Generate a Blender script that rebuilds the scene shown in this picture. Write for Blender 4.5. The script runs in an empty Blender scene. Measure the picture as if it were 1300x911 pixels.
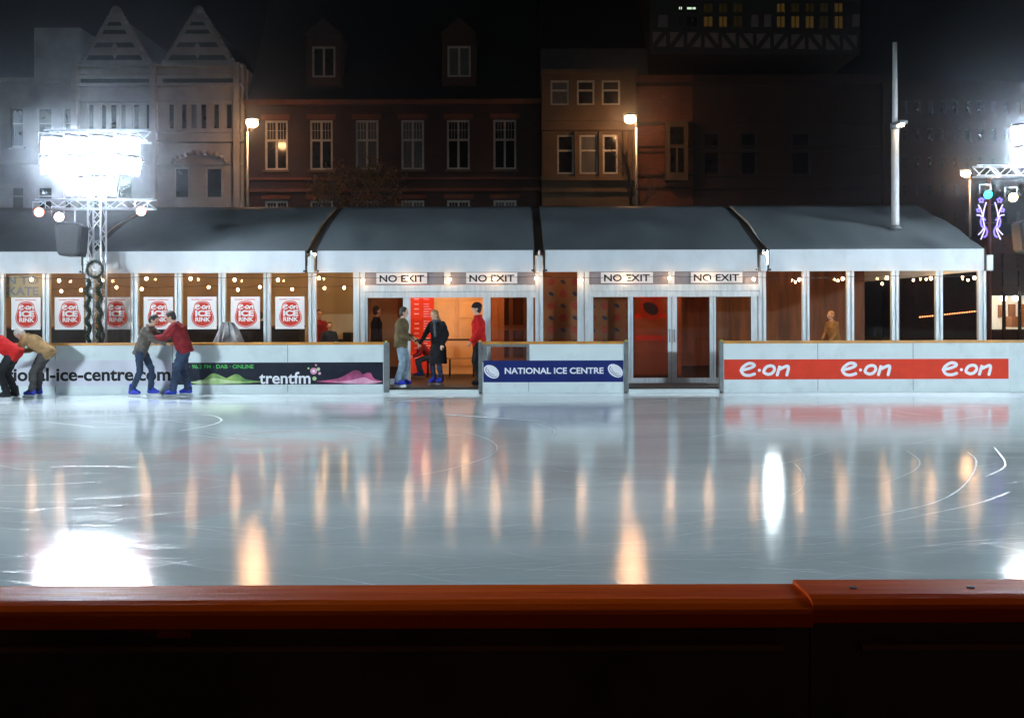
import bpy, bmesh, math, random
from mathutils import Vector, Matrix, noise as mnoise
random.seed(7)
sc = bpy.context.scene
COL = sc.collection
R = math.radians
F, CX, HY, EYE = 1276.0, 650.0, 398.0, 1.63
FA, BO = 22.0, 20.6            # depth of the marquee front and of the far rink barrier
ROLL = 0.0031
def X(px, D=FA): return (px - CX) / F * D
def Z(py, D=FA): return EYE - (py - HY) / F * D
def W(px, py, D):
    dx, dy = px - CX, py - HY
    return Vector(((dx - dy * ROLL) / F * D, D, EYE - (dy + dx * ROLL) / F * D))
def ICE(px, py):
    dx, dy = px - CX, py - HY
    dy2 = dy + dx * ROLL
    D = EYE * F / dy2
    return ((dx - dy * ROLL) / F * D, D)

# ------------------------------------------------------------------ materials
def nodes(name):
    m = bpy.data.materials.new(name); m.use_nodes = True
    nt = m.node_tree; nt.nodes.clear()
    out = nt.nodes.new('ShaderNodeOutputMaterial')
    return m, nt, out
def mat(name, c, rough=0.5, metal=0.0, var=0.15, scale=4.0, bump=0.0, bscale=None, stretch=(1, 1, 1), spec=0.5, c2=None, coat=0.0, rvar=0.0, dirt=0.0):
    m, nt, out = nodes(name)
    N = nt.nodes.new; L = nt.links.new
    p = N('ShaderNodeBsdfPrincipled'); L(p.outputs[0], out.inputs[0])
    p.inputs['Roughness'].default_value = rough; p.inputs['Metallic'].default_value = metal
    p.inputs['Specular IOR Level'].default_value = spec
    p.inputs['Coat Weight'].default_value = coat
    tc = N('ShaderNodeTexCoord'); mp = N('ShaderNodeMapping'); mp.inputs['Scale'].default_value = stretch
    L(tc.outputs['Object'], mp.inputs[0])
    nz = N('ShaderNodeTexNoise'); nz.inputs['Scale'].default_value = scale; nz.inputs['Detail'].default_value = 5
    L(mp.outputs[0], nz.inputs['Vector'])
    r = N('ShaderNodeMix'); r.data_type = 'RGBA'
    ca = c2 if c2 else tuple(v * (1 - var) for v in c)
    cb = c if c2 else tuple(min(1, v * (1 + var)) for v in c)
    r.inputs['A'].default_value = (*ca, 1); r.inputs['B'].default_value = (*cb, 1)
    mr = N('ShaderNodeMapRange'); mr.inputs[1].default_value = 0.35; mr.inputs[2].default_value = 0.65
    L(nz.outputs[0], mr.inputs[0]); L(mr.outputs[0], r.inputs['Factor'])
    last = r.outputs['Result']
    if dirt > 0:
        n2 = N('ShaderNodeTexNoise'); n2.inputs['Scale'].default_value = 1.7; n2.inputs['Detail'].default_value = 9
        n2.inputs['Roughness'].default_value = 0.7
        L(tc.outputs['Object'], n2.inputs['Vector'])
        m2 = N('ShaderNodeMapRange'); m2.inputs[1].default_value = 0.5; m2.inputs[2].default_value = 0.75; m2.inputs[4].default_value = dirt
        L(n2.outputs[0], m2.inputs[0])
        r2 = N('ShaderNodeMix'); r2.data_type = 'RGBA'; L(m2.outputs[0], r2.inputs['Factor']); L(last, r2.inputs['A'])
        r2.inputs['B'].default_value = (0.12, 0.115, 0.10, 1); last = r2.outputs['Result']
    L(last, p.inputs['Base Color'])
    if rvar:
        m3 = N('ShaderNodeMapRange'); m3.inputs[1].default_value = 0.3; m3.inputs[2].default_value = 0.7
        m3.inputs[3].default_value = max(0, rough - rvar); m3.inputs[4].default_value = min(1, rough + rvar)
        L(nz.outputs[0], m3.inputs[0]); L(m3.outputs[0], p.inputs['Roughness'])
    if bump:
        nb = N('ShaderNodeTexNoise'); nb.inputs['Scale'].default_value = bscale or scale * 4; nb.inputs['Detail'].default_value = 4
        L(mp.outputs[0], nb.inputs['Vector'])
        b = N('ShaderNodeBump'); b.inputs['Strength'].default_value = bump; b.inputs['Distance'].default_value = 0.02
        L(nb.outputs[0], b.inputs['Height']); L(b.outputs[0], p.inputs['Normal'])
    return m
def emit(name, c, s):
    m, nt, out = nodes(name)
    e = nt.nodes.new('ShaderNodeEmission'); e.inputs[0].default_value = (*c, 1); e.inputs[1].default_value = s
    nt.links.new(e.outputs[0], out.inputs[0]); return m
def glass(name, tint=(1, 1, 1), refl=1.0):
    m, nt, out = nodes(name); N = nt.nodes.new; L = nt.links.new
    t = N('ShaderNodeBsdfTransparent'); t.inputs[0].default_value = (*tint, 1)
    g = N('ShaderNodeBsdfGlossy'); g.inputs['Roughness'].default_value = 0.02
    fr = N('ShaderNodeFresnel'); fr.inputs[0].default_value = 1.5
    ml = N('ShaderNodeMath'); ml.operation = 'MULTIPLY'; ml.inputs[1].default_value = refl
    L(fr.outputs[0], ml.inputs[0])
    mx = N('ShaderNodeMixShader'); L(ml.outputs[0], mx.inputs[0]); L(t.outputs[0], mx.inputs[1]); L(g.outputs[0], mx.inputs[2])
    L(mx.outputs[0], out.inputs[0]); return m
def brick(name, c1, c2, mortar, sc_=1.0, rough=0.85):
    m, nt, out = nodes(name); N = nt.nodes.new; L = nt.links.new
    p = N('ShaderNodeBsdfPrincipled'); p.inputs['Roughness'].default_value = rough; L(p.outputs[0], out.inputs[0])
    tc = N('ShaderNodeTexCoord'); sp = N('ShaderNodeSeparateXYZ'); cb = N('ShaderNodeCombineXYZ'); ad = N('ShaderNodeMath')
    L(tc.outputs['Object'], sp.inputs[0]); L(sp.outputs[0], ad.inputs[0]); L(sp.outputs[1], ad.inputs[1])
    L(ad.outputs[0], cb.inputs[0]); L(sp.outputs[2], cb.inputs[1])
    b = N('ShaderNodeTexBrick'); b.inputs['Color1'].default_value = (*c1, 1); b.inputs['Color2'].default_value = (*c2, 1)
    b.inputs['Mortar'].default_value = (*mortar, 1); b.inputs['Scale'].default_value = 4.4 * sc_
    b.inputs['Mortar Size'].default_value = 0.02; b.inputs['Brick Width'].default_value = 1.0; b.inputs['Row Height'].default_value = 0.34
    L(cb.outputs[0], b.inputs['Vector'])
    nz = N('ShaderNodeTexNoise'); nz.inputs['Scale'].default_value = 0.8; nz.inputs['Detail'].default_value = 6
    L(tc.outputs['Object'], nz.inputs['Vector'])
    mr = N('ShaderNodeMapRange'); mr.inputs[1].default_value = 0.3; mr.inputs[2].default_value = 0.7; mr.inputs[3].default_value = 0.55; mr.inputs[4].default_value = 1.15
    L(nz.outputs[0], mr.inputs[0])
    mx = N('ShaderNodeMix'); mx.data_type = 'RGBA'; mx.blend_type = 'MULTIPLY'; mx.inputs['Factor'].default_value = 1
    L(b.outputs['Color'], mx.inputs['A']); L(mr.outputs[0], mx.inputs['B']); L(mx.outputs['Result'], p.inputs['Base Color'])
    bp = N('ShaderNodeBump'); bp.inputs['Strength'].default_value = 0.4; bp.inputs['Distance'].default_value = 0.02
    L(b.outputs['Fac'], bp.inputs['Height']); bp.invert = True; L(bp.outputs[0], p.inputs['Normal'])
    return m

def ice_material():
    m, nt, out = nodes('ice'); N = nt.nodes.new; L = nt.links.new
    p = N('ShaderNodeBsdfPrincipled'); L(p.outputs[0], out.inputs[0])
    p.inputs['IOR'].default_value = 1.33
    tc = N('ShaderNodeTexCoord'); co = tc.outputs['Object']
    def noise(scale, st, det=6, rg=0.6):
        mp = N('ShaderNodeMapping'); mp.inputs['Scale'].default_value = st; L(co, mp.inputs[0])
        n = N('ShaderNodeTexNoise'); n.inputs['Scale'].default_value = scale; n.inputs['Detail'].default_value = det; n.inputs['Roughness'].default_value = rg
        L(mp.outputs[0], n.inputs['Vector']); return n.outputs[0]
    def rng(v, a, b, c, d):
        r = N('ShaderNodeMapRange'); r.inputs[1].default_value = a; r.inputs[2].default_value = b
        r.inputs[3].default_value = c; r.inputs[4].default_value = d; L(v, r.inputs[0]); return r.outputs[0]
    def mixc(f, a, b):
        x = N('ShaderNodeMix'); x.data_type = 'RGBA'
        if hasattr(f, 'links'): L(f, x.inputs['Factor'])
        else: x.inputs['Factor'].default_value = f
        for k, v in (('A', a), ('B', b)):
            if isinstance(v, tuple): x.inputs[k].default_value = (*v, 1)
            else: L(v, x.inputs[k])
        return x.outputs['Result']
    def math_(op, a, b):
        x = N('ShaderNodeMath'); x.operation = op
        for i, v in enumerate((a, b)):
            if isinstance(v, (int, float)): x.inputs[i].default_value = v
            else: L(v, x.inputs[i])
        return x.outputs[0]
    big = noise(0.55, (0.35, 1, 1), 7, 0.6)
    streak = noise(1.6, (0.22, 1.4, 1), 8, 0.7)
    fine = noise(14, (0.35, 1.6, 1), 5, 0.7)
    c = mixc(rng(big, 0.35, 0.65, 0, 1), (0.40, 0.46, 0.47), (0.54, 0.60, 0.605))
    c = mixc(rng(streak, 0.5, 0.72, 0, 0.45), c, (0.66, 0.73, 0.76))
    c = mixc(rng(fine, 0.55, 0.8, 0, 0.3), c, (0.78, 0.84, 0.86))
    # logos frozen under the surface: faint red rings and discs
    def disc(cx, cy, r0, r1, ry):
        s = N('ShaderNodeSeparateXYZ'); L(co, s.inputs[0])
        dx = math_('SUBTRACT', s.outputs[0], cx); dy = math_('MULTIPLY', math_('SUBTRACT', s.outputs[1], cy), 1 / ry)
        d = math_('SQRT', math_('ADD', math_('MULTIPLY', dx, dx), math_('MULTIPLY', dy, dy)), 0)
        a = rng(d, r1, r1 + 0.12, 1, 0); b = rng(d, r0 - 0.1, r0, 0, 1)
        return math_('MULTIPLY', a, b)
    for (px, py, r0, r1, ry, k) in ((325, 571, 0.35, 0.95, 1.15, 0.20), (255, 628, 0.0, 0.55, 2.0, 0.16), (30, 573, 0.2, 0.9, 1.1, 0.14), (370, 556, 0.7, 1.0, 1.0, 0.16)):
        x, y = ICE(px, py)
        c = mixc(math_('MULTIPLY', disc(x, y, r0, r1, ry), k), c, (0.62, 0.16, 0.12))
    # scraped snow lying along the far boards
    s = N('ShaderNodeSeparateXYZ'); L(co, s.inputs[0])
    edge = noise(0.5, (0.4, 0.1, 1), 3)
    yy = math_('ADD', s.outputs[1], math_('MULTIPLY', edge, 1.6))
    yy = math_('ADD', yy, rng(s.outputs[0], 3.0, 12.0, 0.0, 0.7))  # white band widened to the right in place of floodlight on the ice
    snow = rng(yy, 20.3, 20.9, 0, 1)
    c = mixc(math_('MULTIPLY', snow, 0.75), c, (0.80, 0.86, 0.90))
    L(c, p.inputs['Base Color'])
    ro = math_('ADD', rng(streak, 0.35, 0.7, 0.04, 0.105), rng(big, 0.3, 0.7, 0.0, 0.05))
    ro = math_('ADD', ro, math_('MULTIPLY', rng(fine, 0.5, 0.8, 0, 1), 0.08))
    ro = math_('MULTIPLY', ro, rng(s.outputs[1], 7.0, 18.0, 0.9, 0.22))
    L(ro, p.inputs['Roughness'])
    bn = noise(30, (0.5, 1.2, 1), 6, 0.75); bl = noise(2.2, (0.5, 1.0, 1), 3, 0.5)
    bp = N('ShaderNodeBump'); bp.inputs['Strength'].default_value = 0.055; bp.inputs['Distance'].default_value = 0.01; L(bn, bp.inputs['Height'])
    b2 = N('ShaderNodeBump'); b2.inputs['Strength'].default_value = 0.018; b2.inputs['Distance'].default_value = 0.05; L(bl, b2.inputs['Height'])
    L(bp.outputs[0], b2.inputs['Normal']); L(b2.outputs[0], p.inputs['Normal'])
    return m

M = {}
M['ice'] = ice_material()
M['scratch'] = mat('skate_scratch', (0.72, 0.78, 0.80), 0.6, var=0.1, scale=20)
M['scratch_faint'] = mat('skate_scratch_faint', (0.56, 0.62, 0.635), 0.35, var=0.15, scale=8)
M['asphalt'] = mat('paving', (0.05, 0.047, 0.045), 0.8, var=0.3, scale=1.2, bump=0.3, bscale=30)
M['board'] = mat('board_plastic', (0.66, 0.74, 0.76), 0.45, var=0.05, scale=1.5, bump=0.08, bscale=2.5, dirt=0.26, rvar=0.1, spec=.2)
M['bannerwhite'] = mat('banner_white', (0.64, 0.64, 0.72), 0.6, var=0.04, dirt=0.08, spec=.12)
M['cap'] = mat('orange_cap', (0.50, 0.22, 0.035), 0.35, var=0.2, scale=3)
M['alu'] = mat('aluminium', (0.56, 0.62, 0.65), 0.42, metal=0.12, var=0.10, scale=3, stretch=(6, 6, 0.7), dirt=0.25)
M['alu_dark'] = mat('grey_metal', (0.20, 0.22, 0.23), 0.4, metal=0.5, var=0.2)
M['gasket'] = mat('black_rubber', (0.015, 0.015, 0.016), 0.6)
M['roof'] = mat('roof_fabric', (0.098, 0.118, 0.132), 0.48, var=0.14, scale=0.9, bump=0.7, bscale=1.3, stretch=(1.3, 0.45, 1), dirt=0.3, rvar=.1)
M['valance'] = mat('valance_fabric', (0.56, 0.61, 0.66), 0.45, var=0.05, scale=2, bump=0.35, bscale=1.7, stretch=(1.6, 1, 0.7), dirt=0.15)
M['tan'] = mat('tan_lining', (0.52, 0.40, 0.24), 0.8, var=0.12, scale=1.2, bump=0.4, bscale=2.5, stretch=(2, 1, 0.25))
M['orange_wall'] = mat('orange_panelling', (0.62, 0.33, 0.14), 0.6, var=0.12, scale=1.5)
M['brown_wall'] = mat('dark_brown_panelling', (0.20, 0.065, 0.015), 0.6, var=0.4, scale=1.3, stretch=(4, 1, 0.5))
M['deck'] = mat('deck', (0.035, 0.022, 0.017), 0.6, var=0.4, scale=3)
M['transom'] = mat('transom_panel', (0.22, 0.21, 0.235), 0.4, var=0.08)
M['glass'] = glass('window_glass', (0.95, 0.96, 0.95), 0.5)
M['darkglass'] = glass('door_glass', (0.62, 0.50, 0.46), 0.45)
M['farglass'] = mat('far_window_glass', (0.006, 0.007, 0.009), 0.12, var=0.3, spec=0.2)
M['farwhite'] = mat('far_white_paint', (0.25, 0.235, 0.205), 0.5, var=0.15)  # darker even off-white for the far window frames
M['farcurtain'] = mat('drawn_curtain_behind_glass', (0.035, 0.033, 0.03), 0.5, var=0.5, stretch=(6, 1, .3))
M['white'] = mat('white_paint', (0.75, 0.75, 0.76), 0.45, var=0.05)
M['signwhite'] = mat('sign_white', (0.78, 0.76, 0.76), 0.4, var=0.03)
M['black'] = mat('black_ink', (0.012, 0.012, 0.013), 0.6, spec=.1)
M['red'] = mat('banner_red', (0.62, 0.045, 0.02), 0.6, var=0.08, spec=.12)
M['navy'] = mat('banner_navy', (0.012, 0.022, 0.13), 0.6, var=0.1, spec=.12)
M['darkban'] = mat('banner_charcoal', (0.014, 0.016, 0.027), 0.6, var=0.2, spec=.12)
M['green'] = mat('print_green', (0.03, 0.42, 0.05), 0.4)
M['limea'] = mat('print_lime', (0.30, 0.46, 0.10), 0.4, c2=(0.05, 0.16, 0.03), scale=3)
M['limeb'] = mat('print_pale_lime', (0.62, 0.72, 0.42), 0.4, c2=(0.25, 0.42, 0.12), scale=3)
M['pinka'] = mat('print_pink', (0.62, 0.10, 0.25), 0.4, c2=(0.18, 0.02, 0.08), scale=3)
M['pinkb'] = mat('print_pale_pink', (0.80, 0.50, 0.62), 0.4, c2=(0.62, 0.16, 0.32), scale=3)
M['letter'] = mat('print_white', (0.80, 0.80, 0.86), 0.4, var=0.03)
M['coping'] = mat('red_rail_plastic', (0.80, 0.115, 0.004), 0.5, spec=.02, var=0.22, scale=2.2, stretch=(0.35, 3, 3), bump=0.12, bscale=14, rvar=0.08, c2=(0.5, 0.05, 0.004))
M['nearpanel'] = mat('dark_stained_panel', (0.05, 0.026, 0.016), 0.55, var=0.5, scale=4, bump=0.2)
M['ledge'] = mat('brown_ledge', (0.16, 0.065, 0.03), 0.5, var=0.3)
M['redlabel'] = mat('red_label', (0.30, 0.010, 0.006), 0.5)
M['steel'] = mat('truss_aluminium', (0.62, 0.64, 0.66), 0.28, metal=0.85, var=0.08)
M['blackcase'] = mat('black_plastic_case', (0.010, 0.011, 0.014), 0.5, spec=.2, bump=0.1, bscale=60)
M['garland'] = mat('dark_garland', (0.010, 0.022, 0.010), 0.7, c2=(0.03, 0.05, 0.022), scale=25)
M['stone'] = mat('pale_stone', (0.25, 0.24, 0.235), 0.85, var=0.18, scale=0.8, bump=0.3, bscale=5, dirt=0.45)
M['greenstone'] = mat('green_tile_band', (0.012, 0.024, 0.026), 0.5, var=0.3)
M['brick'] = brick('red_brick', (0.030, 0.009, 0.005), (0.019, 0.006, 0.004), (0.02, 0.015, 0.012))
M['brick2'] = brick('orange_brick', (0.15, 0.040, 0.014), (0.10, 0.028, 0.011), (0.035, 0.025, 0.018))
M['sand'] = mat('sandstone', (0.065, 0.040, 0.020), 0.85, var=0.2, scale=1.2, bump=0.3, bscale=6)
M['slate'] = mat('slate_roof', (0.010, 0.011, 0.013), 0.6, var=0.3, scale=3)
M['timber'] = mat('black_timber', (0.012, 0.010, 0.009), 0.7)
M['render'] = mat('rendered_infill', (0.15, 0.12, 0.11), 0.85, var=0.1)
M['bark'] = mat('bark', (0.06, 0.045, 0.033), 0.9, var=0.3, scale=8)
M['leaf'] = mat('autumn_leaf', (0.26, 0.11, 0.025), 0.7, c2=(0.12, 0.07, 0.015), scale=3)
M['pole'] = mat('pale_pole_paint', (0.45, 0.45, 0.45), 0.4, var=0.12, stretch=(1, 1, 0.3), dirt=0.3)
M['rustpole'] = mat('red_pole_paint', (0.22, 0.05, 0.03), 0.5)
M['plastic'] = mat('clear_plastic_sheet', (0.30, 0.30, 0.31), 0.16, var=0.45, scale=5, bump=0.9, bscale=9)
M['wood'] = mat('wood_seat', (0.36, 0.17, 0.06), 0.5, var=0.2, stretch=(1, 6, 6))
M['curtain'] = mat('printed_backdrop', (0.30, 0.105, 0.035), 0.7, var=0.18, scale=1.5)
M['printred'] = mat('backdrop_red', (0.36, 0.035, 0.02), 0.6)
M['printblue'] = mat('backdrop_blue', (0.02, 0.025, 0.07), 0.6)
M['skin'] = mat('skin', (0.50, 0.29, 0.20), 0.5, var=0.08)
M['blue'] = mat('blue_skate_shell', (0.010, 0.03, 0.42), 0.35)
M['flood'] = emit('floodlight_lens', (0.78, 0.89, 1.0), 420)
M['flood_near'] = emit('floodlight_lens_warm', (0.74, 0.90, 1.0), 4300)
M['bulb'] = emit('warm_bulb', (1.0, 0.56, 0.28), 95)
M['bulb_in'] = emit('warm_bulb_inside', (1.0, 0.60, 0.28), 60)
M['bulb_hidden'] = emit('added_hidden_bulb', (1.0, 0.54, 0.24), 750)
M['street'] = emit('sodium_lamp', (1.0, 0.50, 0.22), 190)
M['worklamp'] = emit('white_worklamp', (0.85, 0.95, 1.0), 60)
def cloth(name, c, sc_=9): return mat(name, c, 0.85, spec=.12, var=0.25, scale=sc_, bump=0.5, bscale=12)

# ------------------------------------------------------------------ mesh builder
class MB:
    def __init__(s): s.bm = bmesh.new(); s.mi = 0
    def _mark(s, fs):
        for f in fs: f.material_index = s.mi
    def box(s, x0, x1, y0, y1, z0, z1, bev=0.0):
        r = bmesh.ops.create_cube(s.bm, size=1)
        for v in r['verts']:
            v.co = Vector((x0 + (v.co.x + .5) * (x1 - x0), y0 + (v.co.y + .5) * (y1 - y0), z0 + (v.co.z + .5) * (z1 - z0)))
        fs = {f for v in r['verts'] for f in v.link_faces}
        s._mark(fs)
        if bev:
            es = list({e for v in r['verts'] for e in v.link_edges})
            q = bmesh.ops.bevel(s.bm, geom=es, offset=bev, segments=2, profile=0.6, affect='EDGES'); s._mark(q['faces'])
        return s
    def obox(s, c, ax, ay, az, hx, hy, hz):
        r = bmesh.ops.create_cube(s.bm, size=2)
        for v in r['verts']: v.co = Vector(c) + ax * (v.co.x * hx) + ay * (v.co.y * hy) + az * (v.co.z * hz)
        s._mark({f for v in r['verts'] for f in v.link_faces}); return s
    def tube(s, a, b, r0, r1=None, n=8, caps=True):
        a, b = Vector(a), Vector(b); r1 = r0 if r1 is None else r1
        d = (b - a)
        if d.length < 1e-6: return s
        d.normalize(); u = d.orthogonal().normalized(); w = d.cross(u)
        A = [s.bm.verts.new(a + (u * math.cos(t) + w * math.sin(t)) * r0) for t in [2 * math.pi * i / n for i in range(n)]]
        B = [s.bm.verts.new(b + (u * math.cos(t) + w * math.sin(t)) * r1) for t in [2 * math.pi * i / n for i in range(n)]]
        fs = [s.bm.faces.new((A[i], A[(i + 1) % n], B[(i + 1) % n], B[i])) for i in range(n)]
        if caps: fs += [s.bm.faces.new(A[::-1]), s.bm.faces.new(B)]
        for f in fs[:n]: f.smooth = True
        s._mark(fs); return s
    def path(s, pts, r, n=6, r1=None):
        for i in range(len(pts) - 1):
            ra = r if r1 is None else r + (r1 - r) * i / (len(pts) - 1)
            rb = r if r1 is None else r + (r1 - r) * (i + 1) / (len(pts) - 1)
            s.tube(pts[i], pts[i + 1], ra, rb, n)
        return s
    def ball(s, c, rx, ry=None, rz=None, seg=16, rot=None):
        ry = ry or rx; rz = rz or rx
        r = bmesh.ops.create_uvsphere(s.bm, u_segments=seg, v_segments=max(6, seg // 2), radius=1)
        for v in r['verts']:
            q = Vector((v.co.x * rx, v.co.y * ry, v.co.z * rz))
            if rot: q = rot @ q
            v.co = q + Vector(c)
        fs = {f for v in r['verts'] for f in v.link_faces}
        for f in fs: f.smooth = True
        s._mark(fs); return s
    def capsule(s, a, b, r0, r1, n=12):
        s.tube(a, b, r0, r1, n); s.ball(a, r0, seg=n); s.ball(b, r1, seg=n); return s
    def loft(s, rings, n=20):
        """rings: (centre, half vector a, half vector b)"""
        vs = []
        for c, a, b in rings:
            vs.append([s.bm.verts.new(Vector(c) + a * math.cos(t) + b * math.sin(t)) for t in [2 * math.pi * i / n for i in range(n)]])
        for k in range(len(vs) - 1):
            for i in range(n):
                f = s.bm.faces.new((vs[k][i], vs[k][(i + 1) % n], vs[k + 1][(i + 1) % n], vs[k + 1][i])); f.smooth = True; s._mark([f])
        s._mark([s.bm.faces.new(vs[0][::-1]), s.bm.faces.new(vs[-1])]); return s
    def prism(s, pts, y0, y1):
        """polygon of (x, z) extruded from y0 (front) to y1"""
        A = [s.bm.verts.new((x, y0, z)) for x, z in pts]; B = [s.bm.verts.new((x, y1, z)) for x, z in pts]
        n = len(pts); fs = [s.bm.faces.new(A), s.bm.faces.new(B[::-1])]
        fs += [s.bm.faces.new((A[i], B[i], B[(i + 1) % n], A[(i + 1) % n])) for i in range(n)]
        s._mark(fs); return s
    def xprism(s, pts, x0, x1):
        """polygon of (y, z) extruded along x"""
        A = [s.bm.verts.new((x0, y, z)) for y, z in pts]; B = [s.bm.verts.new((x1, y, z)) for y, z in pts]
        n = len(pts); fs = [s.bm.faces.new(A), s.bm.faces.new(B[::-1])]
        fs += [s.bm.faces.new((A[i], B[i], B[(i + 1) % n], A[(i + 1) % n])) for i in range(n)]
        s._mark(fs); return s
    def quad(s, a, b, c, d):
        f = s.bm.faces.new([s.bm.verts.new(Vector(v)) for v in (a, b, c, d)]); s._mark([f]); return s
    def ribbon(s, pts, w, depth, y, lift=0.0001):
        """flat stroke of width w through (x, z) points, standing proud of plane y"""
        n = len(pts); Lf, Rt = [], []
        for i, (x, z) in enumerate(pts):
            a = pts[max(0, i - 1)]; b = pts[min(n - 1, i + 1)]
            dx, dz = b[0] - a[0], b[1] - a[1]; l = math.hypot(dx, dz) or 1
            nx, nz = -dz / l * w / 2, dx / l * w / 2
            yy = y - depth - lift * i
            Lf.append(s.bm.verts.new((x + nx, yy, z + nz))); Rt.append(s.bm.verts.new((x - nx, yy, z - nz)))
        fs = [s.bm.faces.new((Lf[i], Lf[i + 1], Rt[i + 1], Rt[i])) for i in range(n - 1)]
        for (i, j, sg) in ((0, 1, -1), (n - 1, n - 2, 1)):
            c = Vector(((Lf[i].co + Rt[i].co) / 2)); u = Lf[i].co - c
            d = Vector((u.z, 0, -u.x)) * (-sg)
            aux = Vector(pts[i][0:1] + (0,) + pts[i][1:2]) - Vector(pts[j][0:1] + (0,) + pts[j][1:2])
            if d.dot(aux) < 0: d = -d
            arc = [s.bm.verts.new(c + u * math.cos(t) + d * math.sin(t)) for t in [math.pi * k / 7 for k in range(1, 7)]]
            fs.append(s.bm.faces.new([Lf[i]] + arc + [Rt[i]]))
        s._mark(fs); return s
    def build(s, name, ms, parent=None, smooth=False, origin=None):
        me = bpy.data.meshes.new(name)
        o = bpy.data.objects.new(name, me)
        org = Vector(origin) if origin is not None else (ROOTS.get(parent.name, Vector()) if parent else Vector())
        if org.length: bmesh.ops.translate(s.bm, verts=s.bm.verts, vec=-org)
        bmesh.ops.recalc_face_normals(s.bm, faces=s.bm.faces)
        s.bm.to_mesh(me); s.bm.free()
        for m_ in (ms if isinstance(ms, (list, tuple)) else [ms]): me.materials.append(m_)
        if smooth:
            for p in me.polygons: p.use_smooth = True
        COL.objects.link(o)
        if parent: o.parent = parent; ROOTS[o.name] = org
        else: o.location = org; ROOTS[o.name] = org
        return o
ROOTS = {}
def tag(o, label=None, cat=None, group=None, kind=None):
    if label: o['label'] = label
    if cat: o['category'] = cat
    if group: o['group'] = group
    if kind: o['kind'] = kind
    return o
def thing(name, label, cat, loc, group=None):
    o = bpy.data.objects.new(name, None); COL.objects.link(o); o.location = loc; ROOTS[o.name] = Vector(loc)
    o.empty_display_size = 0.2
    return tag(o, label, cat, group)
def copy_tree(o, parent=None):
    c = o.copy(); COL.objects.link(c); c.parent = parent
    ROOTS[c.name] = ROOTS.get(o.name, Vector())
    for ch in [q for q in list(sc.objects) if q.parent == o]: copy_tree(ch, c)
    return c

def text_mesh(body, bold=0.0, shear=0.0, extrude=0.0):
    cu = bpy.data.curves.new('t', 'FONT'); cu.body = body; cu.offset = bold; cu.shear = shear; cu.resolution_u = 4
    cu.extrude = extrude
    o = bpy.data.objects.new('t', cu); COL.objects.link(o)
    me = bpy.data.meshes.new_from_object(o.evaluated_get(bpy.context.evaluated_depsgraph_get()))
    bpy.data.objects.remove(o); bpy.data.curves.remove(cu)
    return me
def text(name, body, x0, x1, z0, z1, y, m, parent, bold=0.02, shear=0.0, th=0.003):
    """lettering fitted to the box x0..x1, z0..z1 (metres) on plane y facing the camera"""
    me = text_mesh(body, bold, shear, 0.01)
    xs = [v.co.x for v in me.vertices]; ys = [v.co.y for v in me.vertices]
    a, b, c, d = min(xs), max(xs), min(ys), max(ys)
    org = ROOTS.get(parent.name, Vector()) if parent else Vector()
    for v in me.vertices:
        v.co = Vector((x0 + (v.co.x - a) / (b - a) * (x1 - x0), y - th * (v.co.z + 0.01) / 0.02 , z0 + (v.co.y - c) / (d - c) * (z1 - z0))) - org
    me.materials.append(m); me.name = name
    o = bpy.data.objects.new(name, me); COL.objects.link(o)
    if parent: o.parent = parent; ROOTS[o.name] = org
    return o
def spline(p, k=6, closed=False):
    out = []; n = len(p)
    rng_ = range(n if closed else n - 1)
    for i in rng_:
        if closed: a, b, c, d = p[(i - 1) % n], p[i], p[(i + 1) % n], p[(i + 2) % n]
        else: a, b, c, d = p[max(0, i - 1)], p[i], p[i + 1], p[min(n - 1, i + 2)]
        for j in range(k):
            t = j / k
            out.append(tuple(0.5 * ((2 * b[q]) + (-a[q] + c[q]) * t + (2 * a[q] - 5 * b[q] + 4 * c[q] - d[q]) * t * t + (-a[q] + 3 * b[q] - 3 * c[q] + d[q]) * t ** 3) for q in range(len(b))))
    if not closed: out.append(tuple(p[-1]))
    return out
EON = {'e': [(-.02, .42), (.10, .50), (.20, .60), (.27, .75), (.22, .88), (.12, .86), (.01, .60), (-.01, .35), (.05, .12), (.16, .07), (.27, .17)],
       'o': [(.55, .14), (.47, .30), (.52, .62), (.61, .72), (.68, .66), (.70, .44), (.64, .20), (.56, .13)],
       'n': [(.76, .10), (.82, .72), (.81, .50), (.90, .62), (.98, .70), (1.0, .55), (.965, .09)]}
def eon(mb, x0, x1, z0, z1, y, w):
    S = lambda p: (x0 + (x1 - x0) * p[0], z0 + (z1 - z0) * p[1])
    for k in 'eon': mb.ribbon([S(p) for p in spline(EON[k], 5)], w, 0.003, y)
    cx, cz = S((.375, .42)); r = w * 0.52
    mb.prism([(cx + r * math.cos(t), cz + r * math.sin(t)) for t in [2 * math.pi * i / 12 for i in range(12)]], y - 0.0035, y - 0.001)
def ellipse(cx, cz, a, b, rot=0, n=28):
    o = []
    for i in range(n):
        t = 2 * math.pi * i / n; u, v = a * math.cos(t), b * math.sin(t)
        o.append((cx + u * math.cos(rot) - v * math.sin(rot), cz + u * math.sin(rot) + v * math.cos(rot)))
    return o

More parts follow.
